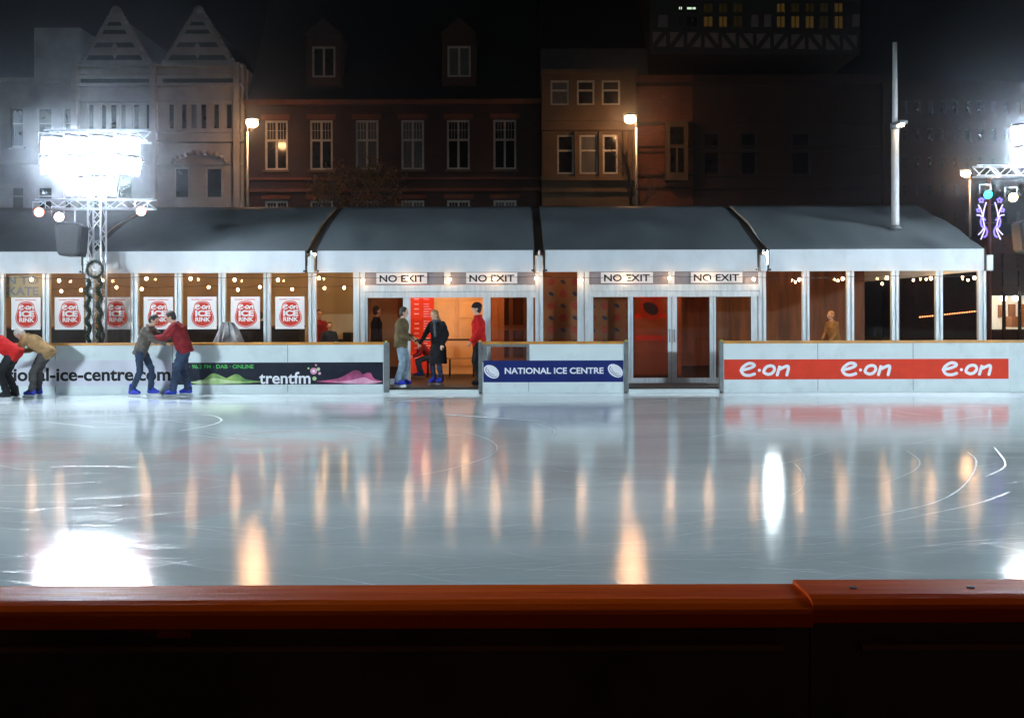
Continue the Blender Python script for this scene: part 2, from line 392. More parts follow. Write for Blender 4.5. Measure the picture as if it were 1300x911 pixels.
# ------------------------------------------------------------------ ground, sky, ice
g = MB(); g.quad((-250, -60, -0.08), (250, -60, -0.08), (250, 320, -0.08), (-250, 320, -0.08))
tag(g.build('ground', M['asphalt']), kind='structure')
w = bpy.data.worlds.new('World'); sc.world = w; w.use_nodes = True
bg = w.node_tree.nodes['Background']
sky = w.node_tree.nodes.new('ShaderNodeTexSky'); sky.sky_type = 'NISHITA'; sky.sun_disc = False
sky.sun_elevation = R(-6); sky.sun_rotation = R(200)
w.node_tree.links.new(sky.outputs[0], bg.inputs[0]); bg.inputs[1].default_value = 0.01

# rink outline: straight far side, curved corner on the right, near side straight
CR = 4.6; XR = X(1281, BO)
corner = [(XR + CR * math.sin(t), BO - CR + CR * math.cos(t)) for t in [math.pi / 2 * i / 16 for i in range(17)]]
NEAR = 2.22
ice = MB()
poly = [(-24, NEAR), (-24, BO)] + [(x, y) for x, y in corner] + [(XR + CR, NEAR)]
f = ice.bm.faces.new([ice.bm.verts.new((x, y, 0)) for x, y in poly[::-1]])
ice.mi = 1
def scratch(pts, w0, w1=None, z=0.004, mi=1):
    ice.mi = mi; p = spline([ICE(*q) for q in pts], 8); n = len(p); w1 = w0 if w1 is None else w1
    A = []
    for i, q in enumerate(p):
        a, b = p[max(0, i - 1)], p[min(n - 1, i + 1)]; d = Vector((b[0] - a[0], b[1] - a[1])).normalized()
        k = i / (n - 1); wd = (w0 + (w1 - w0) * k) * (0.25 + 0.75 * math.sin(math.pi * min(1, max(0, k))) ** 0.5) * random.uniform(.6, 1.2)
        A.append((ice.bm.verts.new((q[0] - d.y * wd / 2, q[1] + d.x * wd / 2, z)), ice.bm.verts.new((q[0] + d.y * wd / 2, q[1] - d.x * wd / 2, z))))
    for i in range(n - 1):
        ff = ice.bm.faces.new((A[i][0], A[i][1], A[i + 1][1], A[i + 1][0])); ff.material_index = mi
SCR = [([(228, 547), (262, 541), (281, 534), (272, 528), (252, 526)], .07, .03), ([(490, 511), (530, 508), (576, 504)], .07, .12),
       ([(565, 526), (620, 530), (696, 535)], .20, .05), ([(590, 548), (622, 559), (631, 571), (612, 583), (565, 597), (530, 603)], .03, .02),
       ([(1008, 588), (1020, 603), (1018, 620), (1000, 631)], .02, .015), ([(1228, 574), (1239, 584), (1236, 600), (1220, 620), (1190, 637), (1140, 650), (1080, 662)], .03, .018),
       ([(1262, 568), (1275, 585), (1273, 595), (1250, 606)], .03, .02), ([(1282, 625), (1240, 640), (1170, 655), (1090, 672)], .022, .014),
       ([(1150, 572), (1167, 585), (1160, 598), (1118, 616)], .022, .014), ([(680, 538), (703, 546), (700, 556)], .03, .02),
       ([(0, 617), (60, 616), (130, 612)], .02, .01), ([(190, 628), (230, 627), (268, 624)], .018, .01),
       ([(185, 723), (225, 716), (272, 709)], .012, .006), ([(960, 592), (1000, 588), (1063, 571)], .015, .01), ([(940, 722), (990, 724), (1040, 725)], .01, .02), ([(60, 529), (160, 527), (260, 522)], .03, .02), ([(60, 594), (110, 593), (180, 594)], .02, .02)]
for i, (pts, a, b) in enumerate(SCR): scratch(pts, a * .8, b * .8, 0.004 + 0.0006 * i, 1 if i in (1, 2, 5) else 2)
for i in range(300):
    x = random.uniform(-60, 1360); y = 515 + 222 * random.random() ** .8; l = random.uniform(25, 130) * (0.6 + (y - 500) / 240)
    b = random.uniform(-0.14, 0.14)
    scratch([(x, y), (x + l * .5, y + l * b * random.uniform(.2, .9)), (x + l, y + l * b)], random.uniform(.003, .009) * (2.2 if y < 560 else 1), None, 0.003 + 0.00001 * i, 2)
io = ice.build('ice', [M['ice'], M['scratch'], M['scratch_faint']]); tag(io, kind='structure')

# ------------------------------------------------------------------ far rink barrier
ZT, ZC = Z(437, BO), Z(433.5, BO)      # top of panels, top of cap rail
def barrier(label, x0, x1, posts=(), window=None, seams=(), xc=None):
    r = thing('rink_barrier', label, 'barrier', ((x0 + x1) / 2, BO, 0), 'barriers along the far side of the ice')
    m = MB()
    if window:
        wx0, wx1, wz0, wz1 = window
        m.box(x0, x1, BO, BO + .06, -.06, wz0 - .03); m.box(wx1, x1, BO, BO + .06, wz0 - .03, ZT)
        m.box(x0, x1, BO + .001, BO + .06, ZT, ZT + .002)
    else: m.box(x0, x1, BO, BO + .06, -.06, ZT)
    m.build('panel', M['board'], r)
    if window:
        k = MB()
        k.box(x0, wx0, BO - .004, BO + .064, wz0 - .03, ZT); k.box(wx1 - .06, wx1, BO - .004, BO + .064, wz0 - .03, ZT)
        k.box(wx0, wx1 - .06, BO - .004, BO + .064, wz1, ZT); k.box(wx0, wx1 - .06, BO - .004, BO + .064, wz0 - .03, wz0)
        k.build('window_frame', M['alu_dark'], r)
        MB().box(wx0, wx1 - .06, BO + .02, BO + .026, wz0, wz1).build('window_pane', M['glass'], r)
    MB().box(x0, x1, BO - .025, BO + .085, ZT + .002, ZC, bev=.012).build('cap_rail', M['cap'], r)
    s = MB()
    for q in seams: s.box(q - .004, q + .004, BO - .0025, BO - .0005, -.0, ZT)
    if seams: s.build('seam', M['gasket'], r)
    MB().box(x0, x1, BO - .012, BO - .001, 0.001, .035).build('kick_strip', M['board'], r)
    for q, wd in posts:
        c = MB(); c.box(q - wd / 2, q + wd / 2, BO - .03, BO + .09, 0.02, ZC - .01, bev=.006)
        for dx in (-.25, .25): c.box(q + wd * dx - .006, q + wd * dx + .006, BO - .036, BO - .029, .05, ZC - .04)
        e = c.build('end_post', M['alu_dark'], r)
        MB().ball((q, BO - .01, ZC + .01), .035, .03, .022, 10).build('end_cap', M['capyellow'], e)
    return r
M['capyellow'] = mat('yellow_cap', (0.45, 0.42, 0.03), 0.4)
XL = -20.0
left = barrier('long white rink barrier with web address and radio banner, left of entrance', XL, X(487, BO), posts=((X(490.5, BO), .11),), seams=(X(365, BO), X(70, BO), X(-90, BO), X(219, BO)))
mid = barrier('short white rink barrier with navy banner, between two entrances', X(612, BO), X(792, BO), posts=((X(609.5, BO), .07), (X(795, BO), .09)),
              window=(X(618, BO), X(672, BO), Z(458, BO), Z(440, BO)), seams=(X(671, BO),))
right = barrier('long white rink barrier with red banner, right of entrance', X(918, BO), XR, posts=((X(915.5, BO), .08),), seams=(X(1038, BO), X(1159, BO)))
# curved corner
cb = thing('rink_barrier', 'curved corner barrier at the right edge of the ice', 'barrier', (XR + CR, BO - CR, 0), 'barriers along the far side of the ice')
m = MB(); c = MB()
for i in range(16):
    (xa, ya), (xb, yb) = corner[i], corner[i + 1]
    na, nb = Vector((xa - XR, ya - (BO - CR), 0)).normalized(), Vector((xb - XR, yb - (BO - CR), 0)).normalized()
    for mb, z0, z1, i0, i1 in ((m, -.06, ZT, 0.002, .06), (c, ZT + .002, ZC, -.025, .085)):
        P = [Vector((xa, ya, 0)) + na * i0, Vector((xb, yb, 0)) + nb * i0, Vector((xb, yb, 0)) + nb * i1, Vector((xa, ya, 0)) + na * i1]
        A = [mb.bm.verts.new((p.x, p.y, z0)) for p in P]; B = [mb.bm.verts.new((p.x, p.y, z1)) for p in P]
        mb.bm.faces.new(B); mb.bm.faces.new(A[::-1])
        for q in range(4): mb.bm.faces.new((A[q], A[(q + 1) % 4], B[(q + 1) % 4], B[q]))
m.box(XR + CR + .002, XR + CR + .062, NEAR, BO - CR, -.06, ZT); c.box(XR + CR - .025, XR + CR + .085, NEAR, BO - CR, ZT + .002, ZC)
for mb in (m, c): bmesh.ops.remove_doubles(mb.bm, verts=mb.bm.verts, dist=.0005)
m.build('panel', M['board'], cb); c.build('cap_rail', M['cap'], cb)

def banner(par, x0, x1, y0, y1, m_, name='banner'):
    return MB().box(X(x0, BO), X(x1, BO), BO - .006, BO - .003, Z(y1, BO), Z(y0, BO)).build(name, m_, par)
YB = BO - .006
# web address banner
b1 = banner(left, -90, 217.5, 455.5, 488, M['bannerwhite'])
me_full = text_mesh('national-ice-centre.com', .028); me_part = text_mesh('l-ice-centre.com', .028)
wf = max(v.co.x for v in me_full.vertices) - min(v.co.x for v in me_full.vertices); wp = max(v.co.x for v in me_part.vertices) - min(v.co.x for v in me_part.vertices)
text('lettering', 'national-ice-centre.com', X(216.5 - 158 * wf / wp, BO), X(216.5, BO), Z(482, BO), Z(465, BO), YB, M['black'], b1, bold=.028)
# radio banner
b2 = banner(left, 218.5, 486, 459, 487, M['darkban'])
text('lettering', 'trentfm', X(329, BO), X(394, BO), Z(486.3, BO), Z(471, BO), YB, M['letter'], b2, bold=.018)
text('lettering', '· 96.2 FM · DAB · ONLINE', X(240, BO), X(322, BO), Z(466.5, BO), Z(461.5, BO), YB, M['green'], b2, bold=.01)
sw = MB()
def swoosh(cx, x0, x1, yb, yt, mi, y):
    sw.mi = mi
    top = spline([(x0, yb), (cx - (cx - x0) * .45, yb - (yb - yt) * .25), (cx, yt), (cx + (x1 - cx) * .4, yb - (yb - yt) * .3), (x1, yb)], 6)
    bot = spline([(x1, yb + .6), (cx, yb + 3.2), (x0, yb + .6)], 6)
    sw.prism([(X(a, BO), Z(b, BO)) for a, b in top + bot[:-1]], y - .002, y)
swoosh(271, 242, 322, 483, 472.5, 0, YB); swoosh(300, 262, 330, 483, 473.5, 0, YB - .0022); swoosh(272, 240, 320, 483.2, 478.5, 1, YB - .0045); swoosh(255, 240, 300, 483, 481, 1, YB - .007)
sw.build('swoosh_print', [M['limea'], M['limeb'], M['pinka'], M['pinkb']], b2); sw = MB()
swoosh(452, 400, 485, 483, 469, 2, YB); swoosh(468, 425, 485, 483, 472, 2, YB - .0022); swoosh(462, 420, 485, 483.4, 478.2, 3, YB - .0045)
sw.build('swoosh_print', [M['limea'], M['limeb'], M['pinka'], M['pinkb']], b2)
dt = MB()
for (px, py, rr, mi) in ((398, 470, 4.3, 0), (404, 467.5, 2.2, 1), (399, 479.5, 2.6, 1), (405.5, 473, 1.8, 0), (391.5, 466.5, 1.3, 1), (401, 462.5, 1.4, 0), (398, 470, 1.6, 2)):
    dt.mi = mi; q = .002 if mi < 2 else .004
    dt.prism(ellipse(X(px, BO), Z(py, BO), rr / F * BO, rr / F * BO, 0, 16), YB - q - .0005 * rr * .1, YB - q + .0019)
dt.build('dot_print', [M['pinkb'], M['limeb'], M['letter']], b2)
# navy banner
b3 = banner(mid, 613.5, 791, 457.5, 485, M['navy'])
text('lettering', 'NATIONAL ICE CENTRE', X(640.5, BO), X(766, BO), Z(474.5, BO), Z(466.5, BO), YB, M['letter'], b3, bold=.025)
for cx, cy in ((623.8, 471.5), (781, 470.8)):
    pk = MB(); pk.mi = 0; pk.prism(ellipse(X(cx, BO), Z(cy, BO), .172, .118, -.62), YB - .003, YB)
    pk.mi = 1
    pk.ribbon([(X(cx, BO) + a, Z(cy, BO) + b) for a, b in spline([(-.10, .09), (-.115, .02), (-.05, -.06), (.04, -.105), (.11, -.095)], 6)], .013, .0045, YB, 1e-6)
    pk.ribbon([(X(cx, BO) + a, Z(cy, BO) + b) for a, b in spline([(-.075, .055), (-.06, 0), (0, -.05), (.06, -.065)], 6)], .010, .0045, YB, 1e-6)
    pk.build('puck_emblem', [M['letter'], M['navy']], b3)
# red banner
b4 = banner(right, 919, 1280, 457, 482.5, M['red'])
for a, b in ((941.5, 1000.5), (1070, 1129), (1198, 1257)):
    em = MB(); eon(em, X(a, BO), X(b, BO), Z(478.5, BO), Z(460, BO), YB, .062)
    em.build('lettering', M['letter'], b4)

# ------------------------------------------------------------------ near barrier
nb_ = thing('rink_barrier', 'near rink barrier with red plastic top rail across the bottom', 'barrier', (0, 2.1, 0))
xj = W(1019, 760, 2.08).x
def rail(x0, x1, dz, dy):
    yb, yf, zt = 2.155 + dy, 2.005 + dy, 1.052 + dz
    prof = [(yb, zt - .03), (yb, zt - .006), (yb - .008, zt), (yf + .035, zt - .001), (yf + .015, zt - .005), (yf + .004, zt - .014), (yf, zt - .022), (yf, zt - .048), (yf + .006, zt - .052), (yb - .01, zt - .052)]
    q = MB(); q.xprism(prof, x0, x1)
    return q.build('top_rail', M['coping'], nb_)
rail(-6, xj - .001, 0, 0); rr_ = rail(xj + .001, 9, .0075, .004)
kn = MB()
for px in (1082, 1231): 
    v = W(px, 748, 2.09); kn.tube((v.x, 2.085, 1.0600), (v.x, 2.085, 1.0615), .0085, .007, 14)
kn.build('bolt', M['gasket'], rr_)
MB().box(-6, xj - .002, 2.03, 2.10, -.07, .998).box(xj + .002, 9, 2.033, 2.10, -.07, 1.0).build('panel', M['nearpanel'], nb_)
MB().box(-6, xj - .06, 2.012, 2.0295, .955, .966).box(xj + .1, 9, 2.012, 2.0325, .955, .966).build('ledge', M['ledge'], nb_)
v0, v1 = W(200, 787, 2.03), W(242, 808, 2.03)
lb = MB().box(v0.x, v1.x, 2.026, 2.0298, v1.z, v0.z).build('sticker', M['redlabel'], nb_)
v0, v1 = W(161, 791, 2.03), W(198, 802, 2.03)
mm = MB()
for i in range(9):
    xx = v0.x + (v1.x - v0.x) * i / 9; mm.box(xx, xx + .0045, 2.0275, 2.0295, v1.z + .004 * random.random(), v0.z - .006 * random.random())
mm.build('worn_print', M['redlabel'], nb_)
# ice-side skin of the near barrier
MB().box(-6, 9, 2.16, 2.20, -.07, 1.0).build('inner_panel', M['board'], nb_)

# ------------------------------------------------------------------ marquee
tent = thing('marquee', 'long white framed marquee with glazed front and grey roof beyond the ice', 'marquee', (0, 25, 0))
MAINS = [-166, 115, 397, 684.5, 967, 1246]
XM = [X(p) for p in MAINS]
ZV0, ZV1 = Z(346), Z(318.5)        # valance bottom, eave
DR, ZR, DB = 25.6, 4.36, 29.3
ZF = 0.10                           # floor level
MB().box(XM[0], XM[-1] + .1, 20.72, DB, -.07, ZF - .004).build('floor_deck', M['deck'], tent)
MB().box(X(487.5, BO), X(607.5, BO), BO - .01, BO + .11, -.05, .07).box(X(797.5, BO), X(913, BO), BO - .01, BO + .11, -.05, .07).build('threshold', M['board'], tent)
MB().box(X(495, BO), X(606, BO), 20.715, 21.9, ZF - .003, ZF + .012).box(X(798, BO), X(912, BO), 20.715, 21.9, ZF - .003, ZF + .012).build('rubber_mat', M['gasket'], tent)
# roof panels
def roofz(y):
    if y <= DR:
        t = (y - 21.86) / (DR - 21.86); return ZV1 + (ZR - ZV1) * t + 0.10 * min(t / .5, (1 - t) / .5)
    t = (y - DR) / (DB + .1 - DR); return ZR + (ZV1 - ZR) * t
for k in range(5):
    xa, xb = XM[k] + .105, XM[k + 1] - .105
    if k == 4: xb = XM[5]
    q = MB(); nx, ny = 26, 22
    ys = [21.86 + (DR - 21.86) * j / 12 for j in range(13)] + [DR + (DB + .1 - DR) * j / 6 for j in range(1, 7)]
    G = []
    for j, y in enumerate(ys):
        row = []
        for i in range(nx + 1):
            t = i / nx; x = xa + (xb - xa) * t
            sag = -.10 * (4 * t * (1 - t)) * math.sin(math.pi * min(1, max(0, (y - 21.86) / (DR - 21.86)))) if y < DR else 0
            wr = .022 * math.sin(x * 5.1 + y * 2.3) * math.sin(x * 2.2 - y) + .012 * math.sin(x * 13 - y * 6) if 21.9 < y < DR - .1 else 0
            row.append(q.bm.verts.new((x, y, roofz(y) + sag * .35 + wr)))
        G.append(row)
    for j in range(len(ys) - 1):
        for i in range(nx):
            f = q.bm.faces.new((G[j][i], G[j][i + 1], G[j + 1][i + 1], G[j + 1][i])); f.smooth = True
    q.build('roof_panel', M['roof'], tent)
    # valance: slightly rippled hanging strip
    q = MB(); G = []
    nn = 60
    for i in range(nn + 1):
        x = xa + .01 + (xb - xa - .02) * i / nn
        col = []
        for j in range(7):
            t = j / 6; z = ZV1 + .006 + (ZV0 - ZV1) * t
            y = 21.852 - .012 * t - .010 * t * math.sin(x * 3.3 + 2.0 * t) - .006 * t * math.sin(x * 9.1 - 3 * t) 
            col.append(q.bm.verts.new((x, y, z)))
        G.append(col)
    for i in range(nn):
        for j in range(6):
            f = q.bm.faces.new((G[i][j], G[i][j + 1], G[i + 1][j + 1], G[i + 1][j])); f.smooth = True
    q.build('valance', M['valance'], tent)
for k in range(5):
    sm = MB()
    x = XM[k]
    for j in range(12):
        ya, yb2 = 21.84 + (DR - 21.84) * j / 12, 21.84 + (DR - 21.84) * (j + 1) / 12
        sm.bm.faces.new([sm.bm.verts.new((x + s_ * .105, yy, roofz(max(21.86, yy)) - .05)) for s_, yy in ((-1, ya), (1, ya), (1, yb2), (-1, yb2))])
    sm.box(x - .13, x - .10, 21.835, 21.87, ZV0, ZV1 + .01); sm.box(x + .10, x + .13, 21.835, 21.87, ZV0, ZV1 + .01)
    sm.box(x - .17, x - .13, 21.83, 21.87, ZV0 + .02, ZV0 + .06); sm.box(x + .13, x + .17, 21.83, 21.87, ZV0 + .02, ZV0 + .06)
    sm.build('roof_channel', M['gasket'], tent)
MB().box(XM[5] + .0, XM[5] + .03, 21.835, 21.87, ZV0, ZV1 + .01).build('edge_trim', M['gasket'], tent)
for k in range(6):
    br = MB()
    x = XM[k] + (.1 if k == 5 else 0)
    br.box(x - .07, x + .07, 21.80, 21.88, ZV0 + .005, ZV1 - .13, bev=.008); 
    if k < 5: br.box(x - .022, x + .022, 21.83, 21.86, ZV1 - .13, ZV1)
    br.build('post_bracket', M['alu'], tent)
# gable end and rear walls
q = MB(); q.bm.faces.new([q.bm.verts.new(v) for v in ((XM[5], 21.86, ZV0), (XM[5], 21.86, ZV1), (XM[5], DR, ZR), (XM[5], DB, ZV1), (XM[5], DB, ZV0))])
q.build('gable_end', M['valance'], tent)
q = MB(); q.box(XM[0], X(500, DB), DB, DB + .06, ZF, 3.05); q.build('rear_wall', M['tan'], tent)
q = MB(); q.box(X(500, DB), X(690, DB), DB, DB + .06, ZF, 3.05).build('rear_wall', M['orange_wall'], tent)
q = MB(); q.box(X(690, DB), XM[5], DB, DB + .06, ZF, 3.05).build('rear_wall', M['brown_wall'], tent)
q = MB()
for i in range(24): xx = X(505, DB) + i * .42; q.box(xx, xx + .3, DB - .03, DB - .001, .35, 1.15); q.box(xx, xx + .3, DB - .03, DB - .001, 1.3, 2.5)
q.build('wall_panelling', M['brown_wall'], tent)
MB().box(XM[0] - .05, XM[0], 21.9, DB, ZF, 3.0).build('side_wall', M['tan'], tent)
# posts and mullions
def profile(x, wd, z0, z1, name, y=FA):
    q = MB(); h = wd / 2
    q.box(x - h, x - h * .25, y - .05, y + .05, z0, z1, bev=.006); q.box(x + h * .25, x + h, y - .05, y + .05, z0, z1, bev=.006)
    q.box(x - h * .25, x + h * .25, y - .02, y + .05, z0 + .002, z1 - .002)
    return q.build(name, M['alu'], tent)
for k in range(6): profile(XM[k], .17, ZF, ZV1 - .1, 'post')
MUL = [-110, -54, 2, 59.5, 171.5, 227, 282.5, 339.5] + [1022.5, 1079, 1135.5, 1191.5]
for p in MUL: profile(X(p), .155, ZF, ZV0 + .06, 'mullion')
# glass bays, low solid sill panels hidden behind the barrier
def pane(x0, x1, z0=.3, z1=2.6, m_='glass', y=FA, par=None, name='window_pane'):
    return MB().box(X(x0), X(x1), y - .003, y + .003, z0, z1).build(name, M[m_], par or tent)
cuts = [-166, -110, -54, 2, 59.5, 115, 171.5, 227, 282.5, 339.5, 397, 453]
for a, b in zip(cuts[:-1], cuts[1:]): pane(a + 4, b - 4)
for a, b in zip([967, 1022.5, 1079, 1135.5, 1191.5], [1022.5, 1079, 1135.5, 1191.5, 1246]): pane(a + 4, b - 4)
pane(689, 733)
MB().box(XM[0], X(449), FA - .04, FA + .04, ZF, .3).box(X(689), X(734), FA - .04, FA + .04, ZF, .3).box(XM[4], XM[5], FA - .04, FA + .04, ZF, .3).build('sill_beam', M['alu'], tent)
MB().box(XM[0], XM[5], FA - .045, FA + .045, ZV0 + .06, ZV0 + .16).build('head_beam', M['alu'], tent)
# door walls
def door_wall(ox, openings):
    """ox: pixel of the left edge of the door wall; everything else relative to it"""
    P = lambda p: X(ox + p)
    fr = MB()
    fr.box(P(-9), P(-1), FA - .055, FA + .055, ZF, ZV0 + .06, bev=.006); fr.box(P(0), P(6), FA - .06, FA + .05, ZF, ZV0 + .06, bev=.006)
    fr.box(P(6), P(222), FA - .065, FA + .05, Z(370), Z(361.5), bev=.006)
    fr.box(P(6), P(222), FA - .05, FA + .05, Z(377.5) + .002, Z(370) - .002)
    fr.box(P(106), P(114), FA - .06, FA + .05, Z(361), ZV0 + .06, bev=.006)
    fr.build('door_frame', M['alu'], tent)
    tp = MB()
    for a, b in ((6, 106), (114, 222)):
        tp.box(P(a), P(b), FA - .02, FA + .0, Z(361), ZV0 + .06)
    tp.build('transom_panel', M['transom'], tent)
    return P
def leaf(P, a, b, wl, wr, z1, gm, handle=None, name='door', zb=487, y=FA, bot=7):
    r = MB(); zt = Z(z1)
    r.box(P(a), P(a + wl), y - .035, y + .035, Z(zb), zt, bev=.005); r.box(P(b - wr), P(b), y - .035, y + .035, Z(zb), zt, bev=.005)
    r.box(P(a + wl), P(b - wr), y - .034, y + .034, zt - .075, zt - .001); r.box(P(a + wl), P(b - wr), y - .034, y + .034, Z(zb), Z(zb - bot))
    o = r.build(name, M['alu'], tent)
    MB().box(P(a + wl), P(b - wr), y - .004, y + .004, Z(zb - bot), zt - .076).build('door_glass', gm, o)
    g_ = MB(); t = .012
    g_.box(P(a + wl), P(a + wl) + t, y - .03, y - .005, Z(zb - bot), zt - .077); g_.box(P(b - wr) - t, P(b - wr), y - .03, y - .005, Z(zb - bot), zt - .077)
    g_.box(P(a + wl) + t, P(b - wr) - t, y - .03, y - .005, zt - .077 - t, zt - .077)
    g_.build('glass_seal', M['gasket'], o)
    if handle is not None:
        h = MB(); hx = P(handle); h.tube((hx, y - .085, 1.0), (hx, y - .085, 1.28), .012); h.tube((hx, y - .085, 1.02), (hx, y - .035, 1.02), .009); h.tube((hx, y - .085, 1.26), (hx, y - .035, 1.26), .009)
        h.build('handle', M['alu_dark'], o)
P = door_wall(458, None)
leaf(P, 1, 63, 8, 9, 370.5, M['darkglass'], name='side_panel')
leaf(P, 155, 219, 10, 8, 370.5, M['darkglass'], name='side_panel')
P = door_wall(742, None)
leaf(P, 2, 58, 9, 3, 370.5, M['glass'], name='side_panel')
leaf(P, 58.5, 110, 3, 4.5, 370.5, M['darkglass'], handle=107.5)
leaf(P, 111, 163, 6, 4.5, 370.5, M['darkglass'], handle=113.5)
leaf(P, 163.5, 219, 3, 8, 370.5, M['glass'], name='side_panel')

# NO EXIT signs
for i, (a, b, lab) in enumerate(((478, 542.5, 'white no exit sign above the olive jacket man, leftmost of four'), (592, 657, 'white no exit sign above the standing figure in red jacket'),
                                 (763, 829, 'white no exit sign above the left closed glass door'), (877, 942.5, 'white no exit sign over the right side panel, rightmost of four'))):
    sg = MB().box(X(a, 21.95), X(b, 21.95), 21.935, 21.943, Z(359.7, 21.95), Z(346, 21.95)).build('no_exit_sign', M['signwhite'], None, origin=(X((a + b) / 2, 21.95), 21.94, Z(353, 21.95)))
    tag(sg, lab, 'sign', 'no exit signs over the doors')
    text('lettering', 'NO EXIT', X(a + 4, 21.93), X(b - 4, 21.93), Z(357.6, 21.93), Z(348.6, 21.93), 21.935, M['black'], sg, bold=.02)

# posters
PL = ['leftmost in the windows, behind the bent skaters', 'left of the light tower with wreath', 'just right of the light tower with wreath', 'behind the leaning pair of skaters',
      'just right of the leaning pair of skaters', 'above the heaped plastic sheet', 'left of the tall post, rightmost of seven']
SH = [(.52, .13), (.68, .15), (.77, .23), (.82, .4), (.90, .60), (.88, .76), (.74, .88), (.52, .94), (.30, .89), (.17, .77), (.14, .6), (.20, .4), (.25, .23), (.35, .15)]
for i, px in enumerate((33, 88, 147, 201, 256.5, 311.5, 368)):
    D = 21.93; wd, x0, zt, zb = 37 / F * D, X(px - 18.5, D), Z(375.5, D), Z(416.5, D)
    po = MB().box(x0, x0 + wd, D - .002, D, zb, zt).build('poster', M['signwhite'], None, origin=(x0 + wd / 2, D, zb))
    tag(po, 'white poster with red ice rink shield, ' + PL[i], 'poster', 'ice rink posters in the marquee windows')
    S = lambda p, k=1.0: (x0 + wd * (.52 + (p[0] - .52) * k), zt - (zt - zb) * (.55 + (p[1] - .55) * k))
    a = MB(); a.prism([S(p) for p in spline(SH, 4, True)], D - .004, D - .002); 
    a.mi = 1; a.prism([S(p, .93) for p in spline(SH, 4, True)], D - .0048, D - .004)
    a.mi = 0; a.prism([S(p, .90) for p in spline(SH, 4, True)], D - .0056, D - .0048)
    for c0, c1 in ((.14, .22), (.235, .42), (.46, .52), (.54, .84)): a.box(x0 + wd * c0, x0 + wd * c1, D - .004, D - .002, zt - (zt - zb) * .095, zt - (zt - zb) * .075)
    a.build('shield_print', [M['red'], M['signwhite']], po)
    l = MB(); eon(l, x0 + wd * .28, x0 + wd * .76, zt - (zt - zb) * .385, zt - (zt - zb) * .235, D - .0056, .026)
    l.build('lettering', M['signwhite'], po)
    text('lettering', 'ICE', x0 + wd * .27, x0 + wd * .79, zt - (zt - zb) * .605, zt - (zt - zb) * .415, D - .0056, M['signwhite'], po, bold=.05)
    text('lettering', 'RINK', x0 + wd * .27, x0 + wd * .79, zt - (zt - zb) * .765, zt - (zt - zb) * .63, D - .0056, M['signwhite'], po, bold=.035)
# LEARN TO SKATE sign inside first window
D = 22.12
ls = MB().box(X(-70, D), X(55, D), D, D + .004, Z(376, D), Z(346, D)).build('window_sign', M['tan'], None, origin=(X(0, D), D, Z(376, D)))
tag(ls, 'tan sign with dark learn to skate lettering in far left window', 'sign')
text('lettering', 'LEARN TO', X(-28, D), X(49, D), Z(359, D), Z(348.5, D), D, M['transom'], ls, bold=.03)
text('lettering', 'SKATE', X(3, D), X(49, D), Z(373, D), Z(362, D), D, M['transom'], ls, bold=.03)

# ------------------------------------------------------------------ string lights
def string_lights(label, pts, y, r, m_, sag=.04):
    root = thing('string_lights', label, 'string lights', (pts[0][0], y, pts[0][1]), 'strings of warm bulbs')
    c = MB()
    for (xa, za), (xb, zb) in zip(pts[:-1], pts[1:]):
        P_ = [(xa + (xb - xa) * t, y, za + (zb - za) * t + .055 - sag * 4 * t * (1 - t) * .5) for t in [i / 6 for i in range(7)]]
        c.path(P_, .005, 5)
    c.build('cable', M['gasket'], root)
    proto = None
    for x, z in pts:
        MBs = MB().tube((x, y, z + .02), (x, y, z + .06), .013, n=8)
        h = MBs.build('socket', M['gasket'], root)
        if proto is None:
            proto = MB().ball((0, 0, 0), r, r, r * 1.15, 12).build('bulb', m_, None); proto.parent = root; proto.location = Vector((x, y, z)) - ROOTS[root.name]
        else:
            b = proto.copy(); COL.objects.link(b); b.parent = root; b.location = Vector((x, y, z)) - ROOTS[root.name]
    return root
bx = [-70, -15, 40, 75, 130, 186, 242, 298, 353, 405, 461, 518, 571, 628, 681, 738, 795, 850, 899, 957, 1015, 1070, 1126, 1182, 1237]
string_lights('warm bulbs on a black cable along the marquee front', [(X(p, 21.72), Z(354 + random.uniform(-2, 2) , 21.72)) for p in bx], 21.72, .030, M['bulb'])
bi = [20, 78, 103, 148, 180, 228, 265, 302, 330, 371, 412, 437, 480, 540, 590, 640]
string_lights('warm bulbs hung across inside the left half of marquee', [(X(p, 25.2), Z(365 + random.uniform(-3, 3), 25.2)) for p in bi], 25.2, .032, M['bulb_in'])
string_lights('warm bulbs hung across inside the right half of marquee', [(X(p, 24.4), Z(357 + random.uniform(-4, 5), 24.4)) for p in (706, 925, 1010, 1064, 1120, 1160, 1176, 1222, 1229)], 24.4, .022, M['bulb'])
string_lights('added warm bulbs hidden behind the front eave to light the interior', [(X(p, 23.3), 3.04 + random.uniform(-.02, .02)) for p in (-90, 0, 80, 160, 240, 320, 400, 470, 540, 600, 660, 730, 800, 870, 940, 1010, 1080, 1150, 1215)], 23.3, .045, M['bulb_hidden'])  # bulbs added out of sight to brighten the marquee inside
# white work lamp inside, high under the roof on the right
wl = thing('work_lamp', 'bright white work lamp hung inside the marquee, right of doors', 'lamp', (X(980, 27.6), 27.6, 3.0))
cx_ = X(980, 27.6)
MB().box(cx_ - .22, cx_ + .22, 27.62, 27.75, 2.88, 3.36, bev=.02).tube((cx_, 27.68, 3.36), (cx_, 27.68, 3.62), .015).build('housing', M['blackcase'], wl)
MB().box(cx_ - .20, cx_ + .20, 27.605, 27.619, 2.90, 3.34).build('lamp_glass', M['worklamp'], wl)

